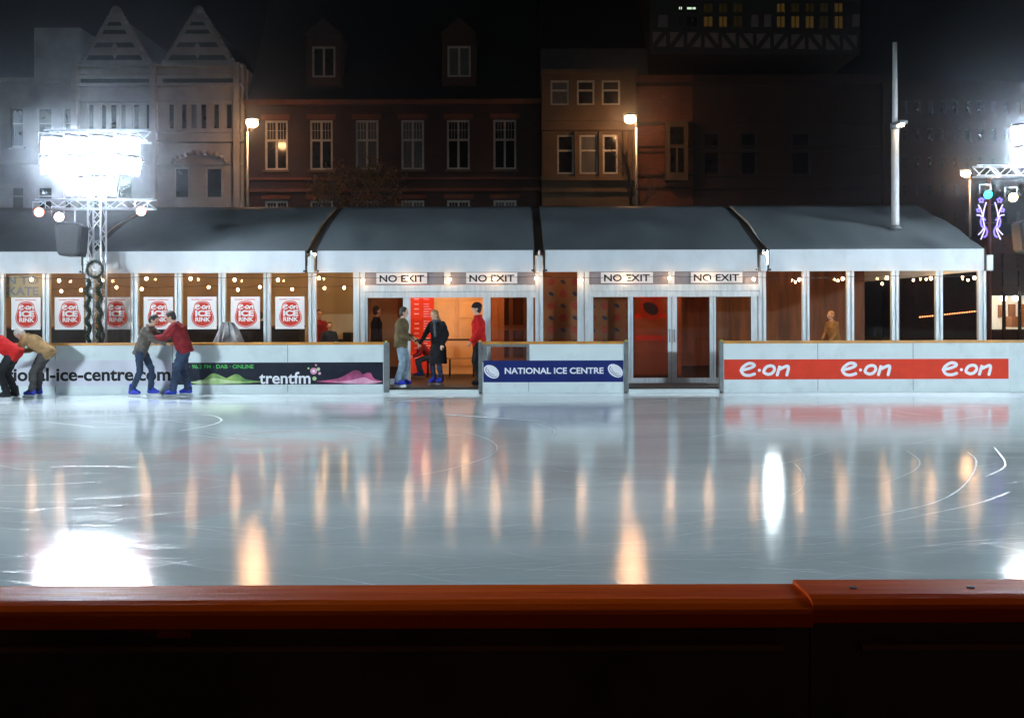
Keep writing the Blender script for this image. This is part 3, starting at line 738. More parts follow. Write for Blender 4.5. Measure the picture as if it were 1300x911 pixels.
# ------------------------------------------------------------------ things inside the marquee
D = 22.5
def backdrop(x0, x1, label, y):
    r = MB().box(X(x0, y), X(x1, y), y, y + .02, ZF + .05, 2.75).build('sponsor_backdrop', M['curtain'], None, origin=(X((x0 + x1) / 2, y), y, ZF))
    tag(r, label, 'backdrop', 'printed backdrops behind the glass')
    e = MB(); k = 0
    nx = int((X(x1, y) - X(x0, y)) / .27)
    for i in range(nx):
        for j in range(9):
            cx, cz = X(x0, y) + .15 + i * .27, .45 + j * .27; e.mi = (i + j) % 2
            if e.mi: e.prism(ellipse(cx, cz, .065, .04, -.6, 16), y - .003, y)
            else: e.prism(ellipse(cx, cz, .082, .085, 0, 16), y - .003, y)
    e.build('printed_emblems', [M['printred'], M['printblue']], r)
backdrop(676, 742, 'brown backdrop with red and blue emblems left of the doors', 22.6)
backdrop(744, 806, 'brown backdrop with red and blue emblems behind the left side panel', 22.5)
D = 25.6
q = MB(); q.box(X(551, D), X(640, D), D, D + .08, ZF, 2.75); 
for xx in (556, 583, 610): 
    for z0, z1 in ((.3, .85), (.98, 1.42), (1.52, 1.9), (1.98, 2.5)):
        q.box(X(xx, D), X(xx + 22, D), D - .02, D - .001, z0, z1, bev=.008)
    q.box(X(xx + 23.5, D), X(xx + 25, D), D - .03, D - .001, ZF, 2.74)
tag(q.build('panelled_partition', M['orange_wall'], None, origin=(X(595, D), D, ZF)), 'orange panelled partition behind the open entrance', 'partition')
rb = MB().box(X(515, D), X(550.5, D), D - .03, D + .02, ZF + .02, 2.6).build('red_info_banner', M['red'], None, origin=(X(533, D), D, ZF))
tag(rb, 'tall red banner with small white lines of writing inside entrance', 'banner')
q = MB()
for i in range(30):
    z = 2.3 - i * .062
    if i % 7 == 6: continue
    q.box(X(538, D), X(538, D) + random.uniform(.1, .2), D - .034, D - .031, z, z + .022)
    if i % 2: q.box(X(526, D), X(526, D) + .12, D - .034, D - .031, z, z + .028)
q.build('printed_lines', M['pinkb'], rb)
# hoarding inside seen through the closed doors
D = 25.0
hb = MB().box(X(796, D), X(865, D), D, D + .05, ZF, 2.6).build('red_hoarding', M['curtain'], None, origin=(X(830, D), D, ZF)); tag(hb, 'red and brown printed hoarding behind the closed doors', 'hoarding')
q = MB(); q.mi = 0
for z in (2.0, 1.5, .95): q.box(X(800, D), X(845, D), D - .004, D - .001, z, z + .13)
q.mi = 1; q.prism(ellipse(X(826, D), 1.75, .3, .3), D - .008, D - .004); q.prism(ellipse(X(850, D), 2.2, .22, .22), D - .008, D - .004)
q.mi = 2; q.prism(ellipse(X(826, D), 1.75, .2, .14, -.6), D - .012, D - .008)
q.build('printed_shapes', [M['red'], M['printred'], M['printblue']], hb)
# hire counter along the left part
ct = thing('hire_counter', 'long dark counter inside the left windows', 'counter', (-10, 26.5, ZF))
MB().box(XM[0] + .3, X(380, 26.5), 26.5, 27.2, ZF, 1.28).build('counter_body', M['blackcase'], ct)
MB().box(XM[0] + .25, X(381, 26.5), 26.42, 27.25, 1.28, 1.33, bev=.01).build('counter_top', M['ledge'], ct)
# bench
bn = thing('bench', 'wooden bench with thin black legs inside entrance', 'bench', (X(580, 24.6), 24.6, ZF))
MB().box(X(540, 24.6), X(604, 24.6), 24.4, 24.75, .53, .57, bev=.008).build('seat', M['wood'], bn)
for px in (543, 571, 601):
    for yy in (24.44, 24.71):
        MB().tube((X(px, 24.6), yy, ZF), (X(px, 24.6), yy, .53), .016).build('leg', M['gasket'], bn)
# belt barrier
qb = thing('queue_barrier', 'black belt queue barrier across the open entrance', 'barrier', (X(560, 24), 24, ZF))
for px in (516, 617):
    MB().tube((X(px, 24), 24, ZF + .02), (X(px, 24), 24, 1.06), .03, n=14).tube((X(px, 24), 24, ZF), (X(px, 24), 24, ZF + .03), .17, .16, n=20).build('post', M['gasket'], qb)
MB().box(X(516, 24), X(617, 24), 23.997, 24.0, .99, 1.035).build('belt', M['gasket'], qb)
# dark monitors / boxes on a table by the window
tb = thing('table', 'small dark table with boxes inside window left of doors', 'table', (X(437, 24.5), 24.5, ZF))
MB().box(X(425, 24.5), X(450, 24.5), 24.3, 24.8, .78, .82, bev=.005).build('tabletop', M['ledge'], tb)
for px in (426.5, 448.5):
    for yy in (24.34, 24.76): MB().tube((X(px, 24.5), yy, ZF), (X(px, 24.5), yy, .78), .018).build('leg', M['gasket'], tb)
for (a, b, h) in ((436, 447, .36), (427, 434, .2)):
    bo = MB().box(X(a, 24.5), X(b, 24.5), 24.4, 24.65, .822, .822 + h, bev=.01).build('storage_box', M['blackcase'], None, origin=(X((a + b) / 2, 24.5), 24.5, .822))
    tag(bo, 'taller dark box on the table inside the window' if h > .3 else 'smaller dark box on the table inside the window', 'box')
# red rope lights strung far behind the right windows
rl = thing('rope_light', 'row of small red lights seen through the right windows', 'rope light', (X(1200, 28.5), 28.5, 1.7))
M['redled'] = emit('red_led', (1, .22, .08), 9)
q = MB(); c_ = MB()
for i in range(24):
    px = 1168 + i * 3.15; v = Vector((X(px, 28.5), 28.5, Z(404 - i * .32, 28.5))); q.ball(v, .018, seg=8)
c_.tube((X(1166, 28.52), 28.53, Z(404.3, 28.5)), (X(1244, 28.52), 28.53, Z(396.2, 28.5)), .008)
c_.build('cable', M['gasket'], rl); q.build('red_lamps', M['redled'], rl)

# plastic sheet heap between barrier and windows
q = MB(); cxp = X(291, 21.25); prev = None; rows = []
for j in range(10):
    t = j / 9; z = ZF + (1.46 - ZF) * (1 - t); rr = .10 + .46 * t ** .8
    row = []
    for i in range(40):
        a = 2 * math.pi * i / 40
        k = 1 + .16 * math.sin(a * 7 + 2 * t) + .10 * math.sin(a * 13 - 3 * t) + random.uniform(-.05, .05)
        row.append(q.bm.verts.new((cxp + rr * k * math.cos(a) - .03 * (1 - t), 21.25 + rr * .85 * k * math.sin(a), z + random.uniform(-.015, .015))))
    rows.append(row)
for j in range(9):
    for i in range(40): q.bm.faces.new((rows[j][i], rows[j][(i + 1) % 40], rows[j + 1][(i + 1) % 40], rows[j + 1][i]))
q.bm.faces.new(rows[0][::-1])
tag(q.build('plastic_sheet', M['plastic'], None, origin=(cxp, 21.25, ZF)), 'crumpled clear plastic sheet heaped behind the barrier', 'plastic sheet')

# ------------------------------------------------------------------ truss light towers
def truss(mb, a, b, up, side, w_, step, r=.022, rd=.010):
    a, b = Vector(a), Vector(b); d = b - a; n = max(2, int(d.length / step)); cs = [(1, 1), (1, -1), (-1, -1), (-1, 1)]
    for u, s_ in cs: mb.tube(a + up * u * w_ / 2 + side * s_ * w_ / 2, b + up * u * w_ / 2 + side * s_ * w_ / 2, r, n=8)
    for k in range(4):
        (u0, s0), (u1, s1) = cs[k], cs[(k + 1) % 4]
        for i in range(n):
            p = a + d * (i / n); q_ = a + d * ((i + 1) / n)
            A = p + up * u0 * w_ / 2 + side * s0 * w_ / 2; B = q_ + up * u1 * w_ / 2 + side * s1 * w_ / 2
            if i % 2: A, B = p + up * u1 * w_ / 2 + side * s1 * w_ / 2, q_ + up * u0 * w_ / 2 + side * s0 * w_ / 2
            mb.tube(A, B, rd, n=5, caps=False)
UX, UY, UZ = Vector((1, 0, 0)), Vector((0, 1, 0)), Vector((0, 0, 1))
def flood(c, aim, lens, w_=.27, h_=.20, label='', group='', added_visor=0):
    """one floodlight head: housing, lens, yoke"""
    c = Vector(c); d = (Vector(aim) - c).normalized(); s_ = d.cross(UZ).normalized(); u = s_.cross(d)
    r = thing('floodlight', label, 'floodlight', c, group)
    hs = MB(); hs.obox(c - d * .09, s_, d, u, w_ + .02, .08, h_ + .02); hs.obox(c - d * .20, s_, d, u, w_ * .55, .05, h_ * .6)
    for k in (-1, 1): hs.obox(c + u * k * (h_ + .012) + d * .02, s_, d, u, w_ + .02, .035, .006); hs.obox(c + s_ * k * (w_ + .012) + d * .02, s_, d, u, .006, .035, h_ + .02)
    hs.build('housing', M['blackcase'], r)
    if added_visor: MB().box(c.x - w_ - .25, c.x + w_ + .25, c.y - .02, c.y + added_visor, c.z + h_ - .05, c.z + h_ - .04).build('added_visor', M['blackcase'], r)  # unseen plate added to keep the near floodlight off the far buildings
    MB().obox(c + d * .002, s_, d, u, w_, .006, h_).build('lens', lens, r)
    y = MB(); y.tube(c + s_ * (w_ + .05) - d * .08, c + s_ * (w_ + .05) - d * .08 + UZ * (h_ + .06), .012); y.tube(c - s_ * (w_ + .05) - d * .08, c - s_ * (w_ + .05) - d * .08 + UZ * (h_ + .06), .012)
    y.tube(c + s_ * (w_ + .05) - d * .08 + UZ * (h_ + .06), c - s_ * (w_ + .05) - d * .08 + UZ * (h_ + .06), .012)
    y.build('yoke', M['steel'], r)
    return r
def parcan(c, aim, colour, s, label):
    c = Vector(c); d = (Vector(aim) - c).normalized()
    r = thing('stage_light', label, 'stage light', c, 'small coloured stage lights on the trusses')
    b = MB(); b.tube(c, c - d * .28, .10, .085, 16); b.tube(c - d * .28, c - d * .36, .085, .04, 16); b.tube(c + d * .03, c, .108, .104, 16, caps=False); b.build('can', M['blackcase'], r)
    MB().tube(c + d * .012, c + d * .004, .092, n=20).build('lens', emit('gel', colour, s), r)
    y = MB(); sd = d.cross(UZ).normalized(); y.tube(c - d * .12 + sd * .12, c - d * .12 + sd * .12 + UZ * .2, .010); y.tube(c - d * .12 - sd * .12, c - d * .12 - sd * .12 + UZ * .2, .010)
    y.tube(c - d * .12 + sd * .12 + UZ * .2, c - d * .12 - sd * .12 + UZ * .2, .010); y.build('yoke', M['steel'], r)
def speaker(c, label, sgn=1):
    c = Vector(c); r = thing('loudspeaker', label, 'loudspeaker', c, 'loudspeakers on the truss towers')
    b = MB(); top, bot = [], []
    pts = [(-.28, .28), (-.20, .34), (.20, .34), (.28, .28), (.23, -.30), (.17, -.35), (-.15, -.35), (-.22, -.30)]
    b.prism([(c.x + a * sgn, c.z + z) for a, z in pts], c.y - .22, c.y + .2)
    bmesh.ops.bevel(b.bm, geom=b.bm.edges[:], offset=.02, segments=2, affect='EDGES')
    b.build('cabinet', M['blackcase'], r)
    MB().prism([(c.x + a * .86 * sgn, c.z + z * .86) for a, z in pts], c.y - .232, c.y - .221).build('grille', M['gasket'], r)
    MB().tube((c.x + .02, c.y + .1, c.z + .3), (c.x + .02, c.y + .1, c.z + .62), .02).build('hanger', M['steel'], r)
# left tower
TY = 21.35; tx = X(123.5, TY)
tw = thing('truss_tower', 'aluminium truss tower wrapped in garland, behind barrier at left', 'truss tower', (tx, TY, -.08), 'aluminium truss light towers')
q = MB(); truss(q, (tx, TY, -.06), (tx, TY, Z(165, TY)), UX, UY, .27, .30, .024, .011); q.box(tx - .3, tx + .3, TY - .3, TY + .3, -.08, -.055); q.build('mast', M['steel'], tw)
q = MB(); truss(q, (X(48, TY), TY, Z(258, TY)), (X(197, TY), TY, Z(258, TY)), UY, UZ, .20, .25, .018, .009); truss(q, (X(60, TY), TY, Z(172, TY)), (X(190, TY), TY, Z(172, TY)), UY, UZ, .24, .25, .02, .01); q.build('crossbar', M['steel'], tw)
n = 0
for row, py in enumerate((186, 212, 238)):
    for k, px in enumerate((78, 109, 140, 171)):
        if row == 2 and k in (0, 3): continue
        rl_ = ['upper', 'middle', 'lower'][row]; cl = ['outer left', 'inner left', 'inner right', 'outer right'][k]
        flood((X(px, TY) , TY - .32, Z(py, TY)), (1.5 + (k - 1.5) * 3.5, 11 - row * 2.5, 0), M['flood'], .235, .165, f'glaring white floodlight, {rl_} row {cl} on left tower', 'white floodlights on the left tower')
parcan((X(57, TY), TY - .25, Z(269, TY)), (-3, 6, .5), (1, .16, .10), 26, 'small red stage light at the left end of crossbar')
parcan((X(82, TY), TY - .25, Z(275, TY)), (1, 6, 0), (1, .62, .55), 26, 'small pale pink stage light above the left loudspeaker')
parcan((X(185, TY), TY - .25, Z(268, TY)), (-3, 6, .5), (1, .30, .24), 26, 'small red stage light at the right end of crossbar')
speaker((X(101, TY), TY - .35, Z(304, TY)), 'black loudspeaker hung on the left tower above the wreath', 1)
# wreath and garland
wv = W(120.5, 342, TY - .22)
q = MB()
for i in range(300):
    a = random.uniform(0, 2 * math.pi); rr = .165 + random.gauss(0, .022); c = Vector((wv.x + rr * math.cos(a), wv.y + random.gauss(0, .02), wv.z + rr * math.sin(a)))
    d = Vector((random.gauss(0, 1), random.gauss(0, .7), random.gauss(0, 1))).normalized() * random.uniform(.04, .075)
    q.tube(c, c + d, .006, .001, 4)
for i in range(40):
    a0, a1 = 2 * math.pi * i / 40, 2 * math.pi * (i + 1) / 40
    q.tube((wv.x + .165 * math.cos(a0), wv.y, wv.z + .165 * math.sin(a0)), (wv.x + .165 * math.cos(a1), wv.y, wv.z + .165 * math.sin(a1)), .028, n=6)
tag(q.build('wreath', M['garland'], None, origin=wv), 'round dark green wreath on the left truss tower', 'wreath')
def garland(x, label):
    q = MB(); P_ = [(x + .035 * math.sin(i * .9), TY - .19 + .03 * math.cos(i * .9), .35 + i * .045) for i in range(46)]
    q.path(P_, .042, 6)
    for p in P_:
        for k in range(24):
            d = Vector((random.gauss(0, 1), random.gauss(0, .7), random.gauss(0, 1))).normalized() * random.uniform(.06, .11); q.tube(p, Vector(p) + d, .006, .001, 3)
    tag(q.build('garland', M['garland'], None, origin=(x, TY, .35)), label, 'garland', 'dark garlands wound on the left tower')
garland(tx - .115, 'dark green garland wound down the tower, left of two'); garland(tx + .125, 'dark green garland wound down the tower, right of two')
# right tower: crossbar reaching into the frame
TY2 = 21.6; tx2 = X(1322, TY2)
t2 = thing('truss_tower', 'aluminium truss tower with crossbar at the right edge', 'truss tower', (tx2, TY2, -.08), 'aluminium truss light towers')
q = MB(); truss(q, (tx2, TY2, -.06), (tx2, TY2, Z(205, TY2)), UX, UY, .27, .30, .024, .011); q.build('mast', M['steel'], t2)
q = MB(); truss(q, (X(1238, TY2), TY2, Z(219.5, TY2)), (X(1410, TY2), TY2, Z(219.5, TY2)), UY, UZ, .22, .22, .02, .010); q.build('crossbar', M['steel'], t2)
for k, (px, py) in enumerate(((1291, 176), (1322, 176), (1291, 204), (1322, 204), (1353, 176), (1353, 204))):
    flood((X(px, TY2), TY2 - .32, Z(py, TY2)), (-4 - (k % 2) * 3, 9 + k, 0), M['flood'], .235, .185, 'glaring white floodlight above the right crossbar, ' + ['upper left', 'upper middle', 'lower left', 'lower middle', 'upper right', 'lower right'][k], 'white floodlights on the right tower')
parcan((X(1250.5, TY2), TY2 - .15, Z(250, TY2)), (11, 8, 1), (.05, .75, .72), 5, 'small cyan stage light under the right crossbar')
parcan((X(1282, TY2), TY2 - .15, Z(253.5, TY2)), (9, 8, 1), (1, .80, .35), 26, 'small yellow stage light under the right crossbar')
speaker((X(1297, TY2), TY2 - .3, Z(304, TY2)), 'black loudspeaker hung at the right edge under crossbar', -1)
# two towers at the near corners of the rink, the ones that light the facade
for sx, xx, aim in ((-1, -15.5, (-2, 22, 1.5)), (1, 16.5, (3, 22, 1.5))):
    yy = 3.4 if sx < 0 else 2.6
    t3 = thing('truss_tower', 'aluminium truss tower at the near ' + ('left' if sx < 0 else 'right') + ' corner of the ice', 'truss tower', (xx, yy, -.08), 'aluminium truss light towers')
    q = MB(); truss(q, (xx, yy, -.06), (xx, yy, 5.6), UX, UY, .27, .30, .024, .011); q.build('mast', M['steel'], t3)
    q = MB(); truss(q, (xx - 1, yy, 5.1), (xx + 1, yy, 5.1), UY, UZ, .22, .22, .02, .010); q.build('crossbar', M['steel'], t3)
    for k in range(4):
        flood((xx - .9 + k * .6, yy + .32, 4.75), (aim[0] + (k - 1.5) * 4.2, aim[1], aim[2]), M['flood_near'], .235, .08, f"white floodlight at the near {'left' if sx < 0 else 'right'} corner, number along the bar " + ['one', 'two', 'three', 'four'][k], 'white floodlights at the near corners', added_visor=1.0)

# ------------------------------------------------------------------ poles and lamps
D = 23.3; pxp = X(1137, D)
pl = thing('lamp_pole', 'tall pale pole with small lamp rising through the marquee roof', 'pole', (pxp, D, ZF))
MB().tube((pxp, D, ZF), (pxp, D, Z(162, D)), .092, .085, 20).build('lower_tube', M['pole'], pl)
MB().tube((pxp, D, Z(162, D)), (pxp, D, Z(56, D)), .066, .048, 18).build('upper_tube', M['pole'], pl)
MB().tube((pxp, D, Z(166, D)), (pxp, D, Z(158, D)), .105, .105, 20).tube((pxp, D - .02, Z(159, D)), (pxp + .16, D - .1, Z(159, D)), .02).build('collar', M['alu_dark'], pl)
lh = MB().box(pxp + .02, pxp + .22, D - .22, D - .02, Z(159, D) - .03, Z(159, D) + .05, bev=.02).build('lamp_head', M['alu_dark'], pl)
MB().ball((pxp + .10, D - .15, Z(161, D) - .02), .055, .05, .035, 12).build('lamp_glass', emit('pole_lamp', (1, .78, .55), 120), lh)
# pole flashing where it passes the roof
MB().tube((pxp, D, roofz(D) - .05), (pxp, D, roofz(D) + .05), .16, .10, 18).build('roof_flashing', M['alu_dark'], pl)

def street_lamp(px, py, label, bx_, D=47):
    v = W(px, py, D); r = thing('street_lamp', label, 'street lamp', (v.x, D, -.08), 'sodium street lamps in front of the buildings')
    q = MB(); q.tube((v.x + bx_, D + .1, -.08), (v.x + bx_, D + .1, v.z - .4), .09, .06, 12)
    q.path([(v.x + bx_, D + .1, v.z - .4), (v.x + bx_ * .8, D + .05, v.z + .05), (v.x + bx_ * .3, D, v.z + .2), (v.x, D, v.z + .15)], .04, 8); q.build('column', M['alu_dark'], r)
    MB().ball((v.x, D, v.z + .17), .34, .34, .10, 16).build('lamp_hood', M['alu_dark'], r)
    MB().ball((v.x, D, v.z - .02), .27, .27, .19, 16).build('lamp_globe', M['street'], r)
street_lamp(320, 156, 'orange street lamp at the edge of the pale gabled building', -.25)
street_lamp(800, 151, 'orange street lamp in front of the brick bay windows', .3)
street_lamp(1226, 220, 'distant orange street lamp left of the right crossbar', .3, 60)
bl = thing('street_lamp', 'unseen orange lamp added to light the near rink barrier front', 'street lamp', (4, -9, -.08))  # lamp added out of view to warm the near panel and rail
MB().tube((4, -9, -.08), (4, -9, 5.6), .09, .06, 12).build('column', M['alu_dark'], bl)
MB().ball((4, -9, 5.85), .30, .30, .12, 16).build('lamp_hood', M['alu_dark'], bl)
MB().ball((4, -9, 5.7), .20, .20, .15, 16).build('lamp_globe', emit('added_near_lamp', (1, .5, .25), 110), bl)
street_lamp(1205, 257, 'farthest small orange street lamp low on the right', .3, 95)

# Christmas motif column
D = 34; cxm = X(1256.5, D)
cm = thing('festive_light_column', 'slim red column carrying blue and white festive motif', 'light column', (cxm, D, -.08))
MB().tube((cxm, D, -.08), (cxm, D, Z(228, D)), .06, .05, 12).build('column', M['rustpole'], cm)
M['ledblue'] = emit('blue_led', (.16, .12, 1), 3.2); M['ledwhite'] = emit('violet_white_led', (.75, .62, 1), 1.8)
for s_ in (-1, 1):
    q = MB(); w2 = MB()
    T = lambda px, py: (cxm + s_ * (px - 1256.5) / F * D, D - .08, Z(py, D))
    for pts in ([(1262, 259), (1265, 270), (1266, 280), (1264, 292), (1266, 299), (1269, 306)], [(1272, 262), (1268, 270), (1266, 278)], [(1274, 275), (1269, 276), (1266, 281)], [(1264, 290), (1268, 296), (1272, 300)]):
        w2.path([T(*p) for p in spline(pts, 4)], .020, 6)
    for pts in ([(1263, 282), (1267, 278), (1269, 283), (1267, 290), (1263, 291)], [(1264, 289), (1261, 295), (1262, 301), (1265, 303)]):
        q.path([T(*p) for p in spline(pts, 4)], .026, 6)
    for (sx, sy, k) in ((1268, 256.5, 3.4), (1271.5, 269, 2.8)):
        st = [(sx + k * (1 if i % 2 == 0 else .5) * math.sin(math.pi * i / 5), sy - k * (1 if i % 2 == 0 else .5) * math.cos(math.pi * i / 5)) for i in range(11)]
        q.path([T(*p) for p in st], .020, 6)
    a = w2.build('flower_motif', M['ledwhite'], cm); q.build('star_motif', M['ledblue'], cm)
    b_ = MB(); 
    for py in (262, 285): b_.tube((cxm, D, Z(py, D)), T(1266, py), .012)
    b_.build('bracket', M['alu_dark'], cm)

# ------------------------------------------------------------------ buildings
def wall_open(mb, x0, x1, z0, z1, y0, y1, ops):
    xs = sorted({x0, x1, *[o[0] for o in ops], *[o[1] for o in ops]}); zs = sorted({z0, z1, *[o[2] for o in ops], *[o[3] for o in ops]})
    xs = [x for x in xs if x0 <= x <= x1]; zs = [z for z in zs if z0 <= z <= z1]
    for i in range(len(xs) - 1):
        run = None
        for j in range(len(zs) - 1):
            cx, cz = (xs[i] + xs[i + 1]) / 2, (zs[j] + zs[j + 1]) / 2
            solid = not any(o[0] < cx < o[1] and o[2] < cz < o[3] for o in ops)
            if solid: run = (run[0] if run else zs[j], zs[j + 1])
            if (not solid or j == len(zs) - 2) and run:
                mb.box(xs[i], xs[i + 1], y0, y1, run[0], run[1]); run = None
def window(par, x0, x1, z0, z1, y, fm, bars='cross', t=.09, glassm=None, sill=None):
    f_ = MB(); d0, d1 = y + .06, y + .16
    f_.box(x0, x0 + t, d0, d1, z0, z1); f_.box(x1 - t, x1, d0, d1, z0, z1); f_.box(x0 + t, x1 - t, d0, d1, z0, z0 + t); f_.box(x0 + t, x1 - t, d0, d1, z1 - t, z1)
    xm, zm = (x0 + x1) / 2, z0 + (z1 - z0) * .60
    if 'v' in bars or bars == 'cross': f_.box(xm - t * .5, xm + t * .5, d0 - .01, d1, z0 + t, z1 - t)
    if bars == 'cross' or 'h' in bars:
        f_.box(x0 + t, xm - t * .5 if bars == 'cross' else x1 - t, d0, d1, zm - t * .5, zm + t * .5)
        if bars == 'cross': f_.box(xm + t * .5, x1 - t, d0, d1, zm - t * .5, zm + t * .5)
    if bars == 'cross':
        for a, b in ((x0 + t, xm - t / 2), (xm + t / 2, x1 - t)):
            for k in (1, 2): xx = a + (b - a) * k / 3; f_.box(xx - .012, xx + .012, d0 + .03, d1 - .02, zm + t / 2, z1 - t)
            f_.box(a, b, d0 + .035, d1 - .03, (zm + z1) / 2 - .012, (zm + z1) / 2 + .012)
    o = f_.build('window', fm, par)
    MB().box(x0 + t * .5, x1 - t * .5, d1 - .06, d1 - .04, z0 + t * .5, z1 - t * .5).build('pane', glassm or (M['farcurtain'] if random.random() < .3 else M['farglass']), o)
    if sill: MB().box(x0 - .1, x1 + .1, y - .1, y + .1, z0 - .12, z0 - .003).build('sill', sill, o)
    return o
DB_ = 50.0
def bx_(px): return (px - CX) / F * DB_
def bz(py): return EYE - (py - HY) / F * DB_
# A: pale gabled building
A = thing('gabled_building', 'pale stone building with twin striped gables at upper left', 'building', (bx_(200), DB_, -.08))
q = MB(); ops = []
wins = [(214, 222), (230, 238), (242, 251), (254.5, 263), (271, 279.5), (287, 295.5), (112, 120), (128, 136), (140, 149), (152.5, 161), (169, 177.5), (185, 193)]
for a, b in wins: ops.append((bx_(a), bx_(b), bz(163), bz(130)))
for a, b in ((110, 128), (150, 168), (222, 240), (262, 282)): ops.append((bx_(a), bx_(b), bz(250), bz(212)))
wall_open(q, bx_(98), bx_(310), -.08, bz(80), DB_, DB_ + .5, ops)
q.box(bx_(98), bx_(310), DB_ + .9, DB_ + 9, -.08, bz(82))
for ax, x0, x1 in ((147, 103, 190), (252, 207, 297)):
    q.mi = 0; q.prism([(bx_(x0), bz(80)), (bx_(x1), bz(80)), (bx_(ax + 3), bz(12)), (bx_(ax - 3), bz(12))], DB_, DB_ + .6)
    for (ya, yb) in ((27, 31.5), (37, 42), (53, 59), (69, 75)):
        q.mi = 1; k = lambda y: (80 - y) / 68
        lx = lambda y: x0 + (ax - 3 - x0) * k(y) + 5; rx = lambda y: x1 + (ax + 3 - x1) * k(y) - 5
        q.prism([(bx_(lx(yb)), bz(yb)), (bx_(rx(yb)), bz(yb)), (bx_(rx(ya)), bz(ya)), (bx_(lx(ya)), bz(ya))], DB_ - .03, DB_ - .001)
    q.mi = 0
    for k_ in range(14):   # coping and crockets up the gable slopes
        t = k_ / 14; t2_ = (k_ + 1) / 14
        for (xa, xb) in ((x0, ax - 3), (x1, ax + 3)):
            q.tube((bx_(xa + (xb - xa) * t), DB_ + .2, bz(80 - 68 * t)), (bx_(xa + (xb - xa) * t2_), DB_ + .2, bz(80 - 68 * t2_)), .17, .13, 8)
    q.mi = 0; q.prism([(bx_(ax - 6), bz(63)), (bx_(ax), bz(74)), (bx_(ax + 6), bz(63)), (bx_(ax), bz(53))], DB_ - .07, DB_ - .031)
    q.ball((bx_(ax), DB_ + .2, bz(12)), .28)
q.mi = 0
for (ya, yb, pr) in ((82, 85, .25), (92, 94, .12), (106, 109, .3), (126, 128, .15), (165, 168, .2), (178, 180, .3), (206, 208, .15)):
    q.box(bx_(97), bx_(311), DB_ - pr, DB_ - .002, bz(yb), bz(ya))
q.mi = 1; q.box(bx_(104), bx_(190), DB_ - .05, DB_ - .003, bz(104), bz(99)); q.box(bx_(208), bx_(297), DB_ - .05, DB_ - .003, bz(104), bz(99))
q.mi = 0
for px in (98, 197, 303): q.box(bx_(px - 4), bx_(px + 4), DB_ - .35, DB_ - .004, -.08, bz(80), bev=.03)
# shallow pediment arches
for cx in (150, 256):
    pts = [(bx_(cx + 34 * math.cos(math.pi * i / 12)), DB_ - .2, bz(207 - 14 * math.sin(math.pi * i / 12))) for i in range(13)]
    q.path(pts, .12, 6)
q.build('wall', [M['stone'], M['greenstone']], A)
for o_ in ops: window(A, o_[0], o_[1], o_[2], o_[3], DB_, M['stone'], bars='n', t=.05)
rf = MB()
for ax, x0, x1 in ((147, 103, 190), (252, 207, 297)):
    rf.prism([(bx_(x0), bz(82)), (bx_(x1), bz(82)), (bx_(ax), bz(14))], DB_ + .62, DB_ + 9)
rf.build('roof', M['slate'], A)
# A2: darker building far left
A2 = thing('stone_building', 'grey stone building at the far left edge behind glare', 'building', (bx_(40), DB_ + 1, -.08))
q = MB(); ops = [(bx_(a), bx_(b), bz(c), bz(d)) for a, b, c, d in ((36, 55, 180, 130), (70, 90, 180, 130), (2, 18, 262, 232), (36, 55, 262, 232), (70, 90, 262, 232), (2, 18, 180, 130), (-60, -40, 180, 130))]
wall_open(q, bx_(-260), bx_(97), -.08, bz(92), DB_ + 1, DB_ + 1.5, ops); q.box(bx_(-260), bx_(97), DB_ + 1.9, DB_ + 10, -.08, bz(94)); q.box(bx_(30), bx_(90), DB_ + 1.2, DB_ + 8, bz(92), bz(25))
q.box(bx_(-260), bx_(97), DB_ + .8, DB_ + .998, bz(98), bz(92)); q.box(bx_(-260), bx_(97), DB_ + .8, DB_ + .998, bz(203), bz(198)); q.build('wall', M['stone'], A2)
for o_ in ops: window(A2, *o_, DB_ + 1, M['stone'], bars='h', t=.06, sill=M['stone'])
# B: dark brick building with white windows
B = thing('brick_building', 'dark brick building with a row of white cross windows', 'building', (bx_(500), DB_, -.08))
rowx = [(337, 366), (394, 423), (452, 481), (510, 539), (568, 597), (627, 656)]
ops = [(bx_(a), bx_(b), bz(215), bz(152)) for a, b in rowx] + [(bx_(a), bx_(b), bz(318), bz(254)) for a, b in rowx]
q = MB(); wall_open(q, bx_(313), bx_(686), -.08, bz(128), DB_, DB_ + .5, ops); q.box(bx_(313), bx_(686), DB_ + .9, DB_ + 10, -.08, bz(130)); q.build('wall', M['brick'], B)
q = MB(); q.box(bx_(312), bx_(687), DB_ - .35, DB_ - .002, bz(134), bz(127), bev=.04); q.box(bx_(312), bx_(687), DB_ - .15, DB_ - .003, bz(243), bz(239)); q.box(bx_(312), bx_(687), DB_ - .12, DB_ - .003, bz(228), bz(225))
for a, b in rowx: q.box(bx_(a - 4), bx_(b + 4), DB_ - .12, DB_ - .004, bz(151), bz(145)); q.box(bx_(a - 4), bx_(b + 4), DB_ - .12, DB_ - .004, bz(252.5), bz(247))
q.build('string_course', M['brick2'], B)
for o_ in ops: window(B, *o_, DB_, M['farwhite'], 'cross', .10, sill=M['sand'])
q = MB(); q.xprism([(DB_ + .2, bz(130)), (DB_ + 5, bz(-40)), (DB_ + 10, bz(130))], bx_(313), bx_(686)); q.build('roof', M['slate'], B)
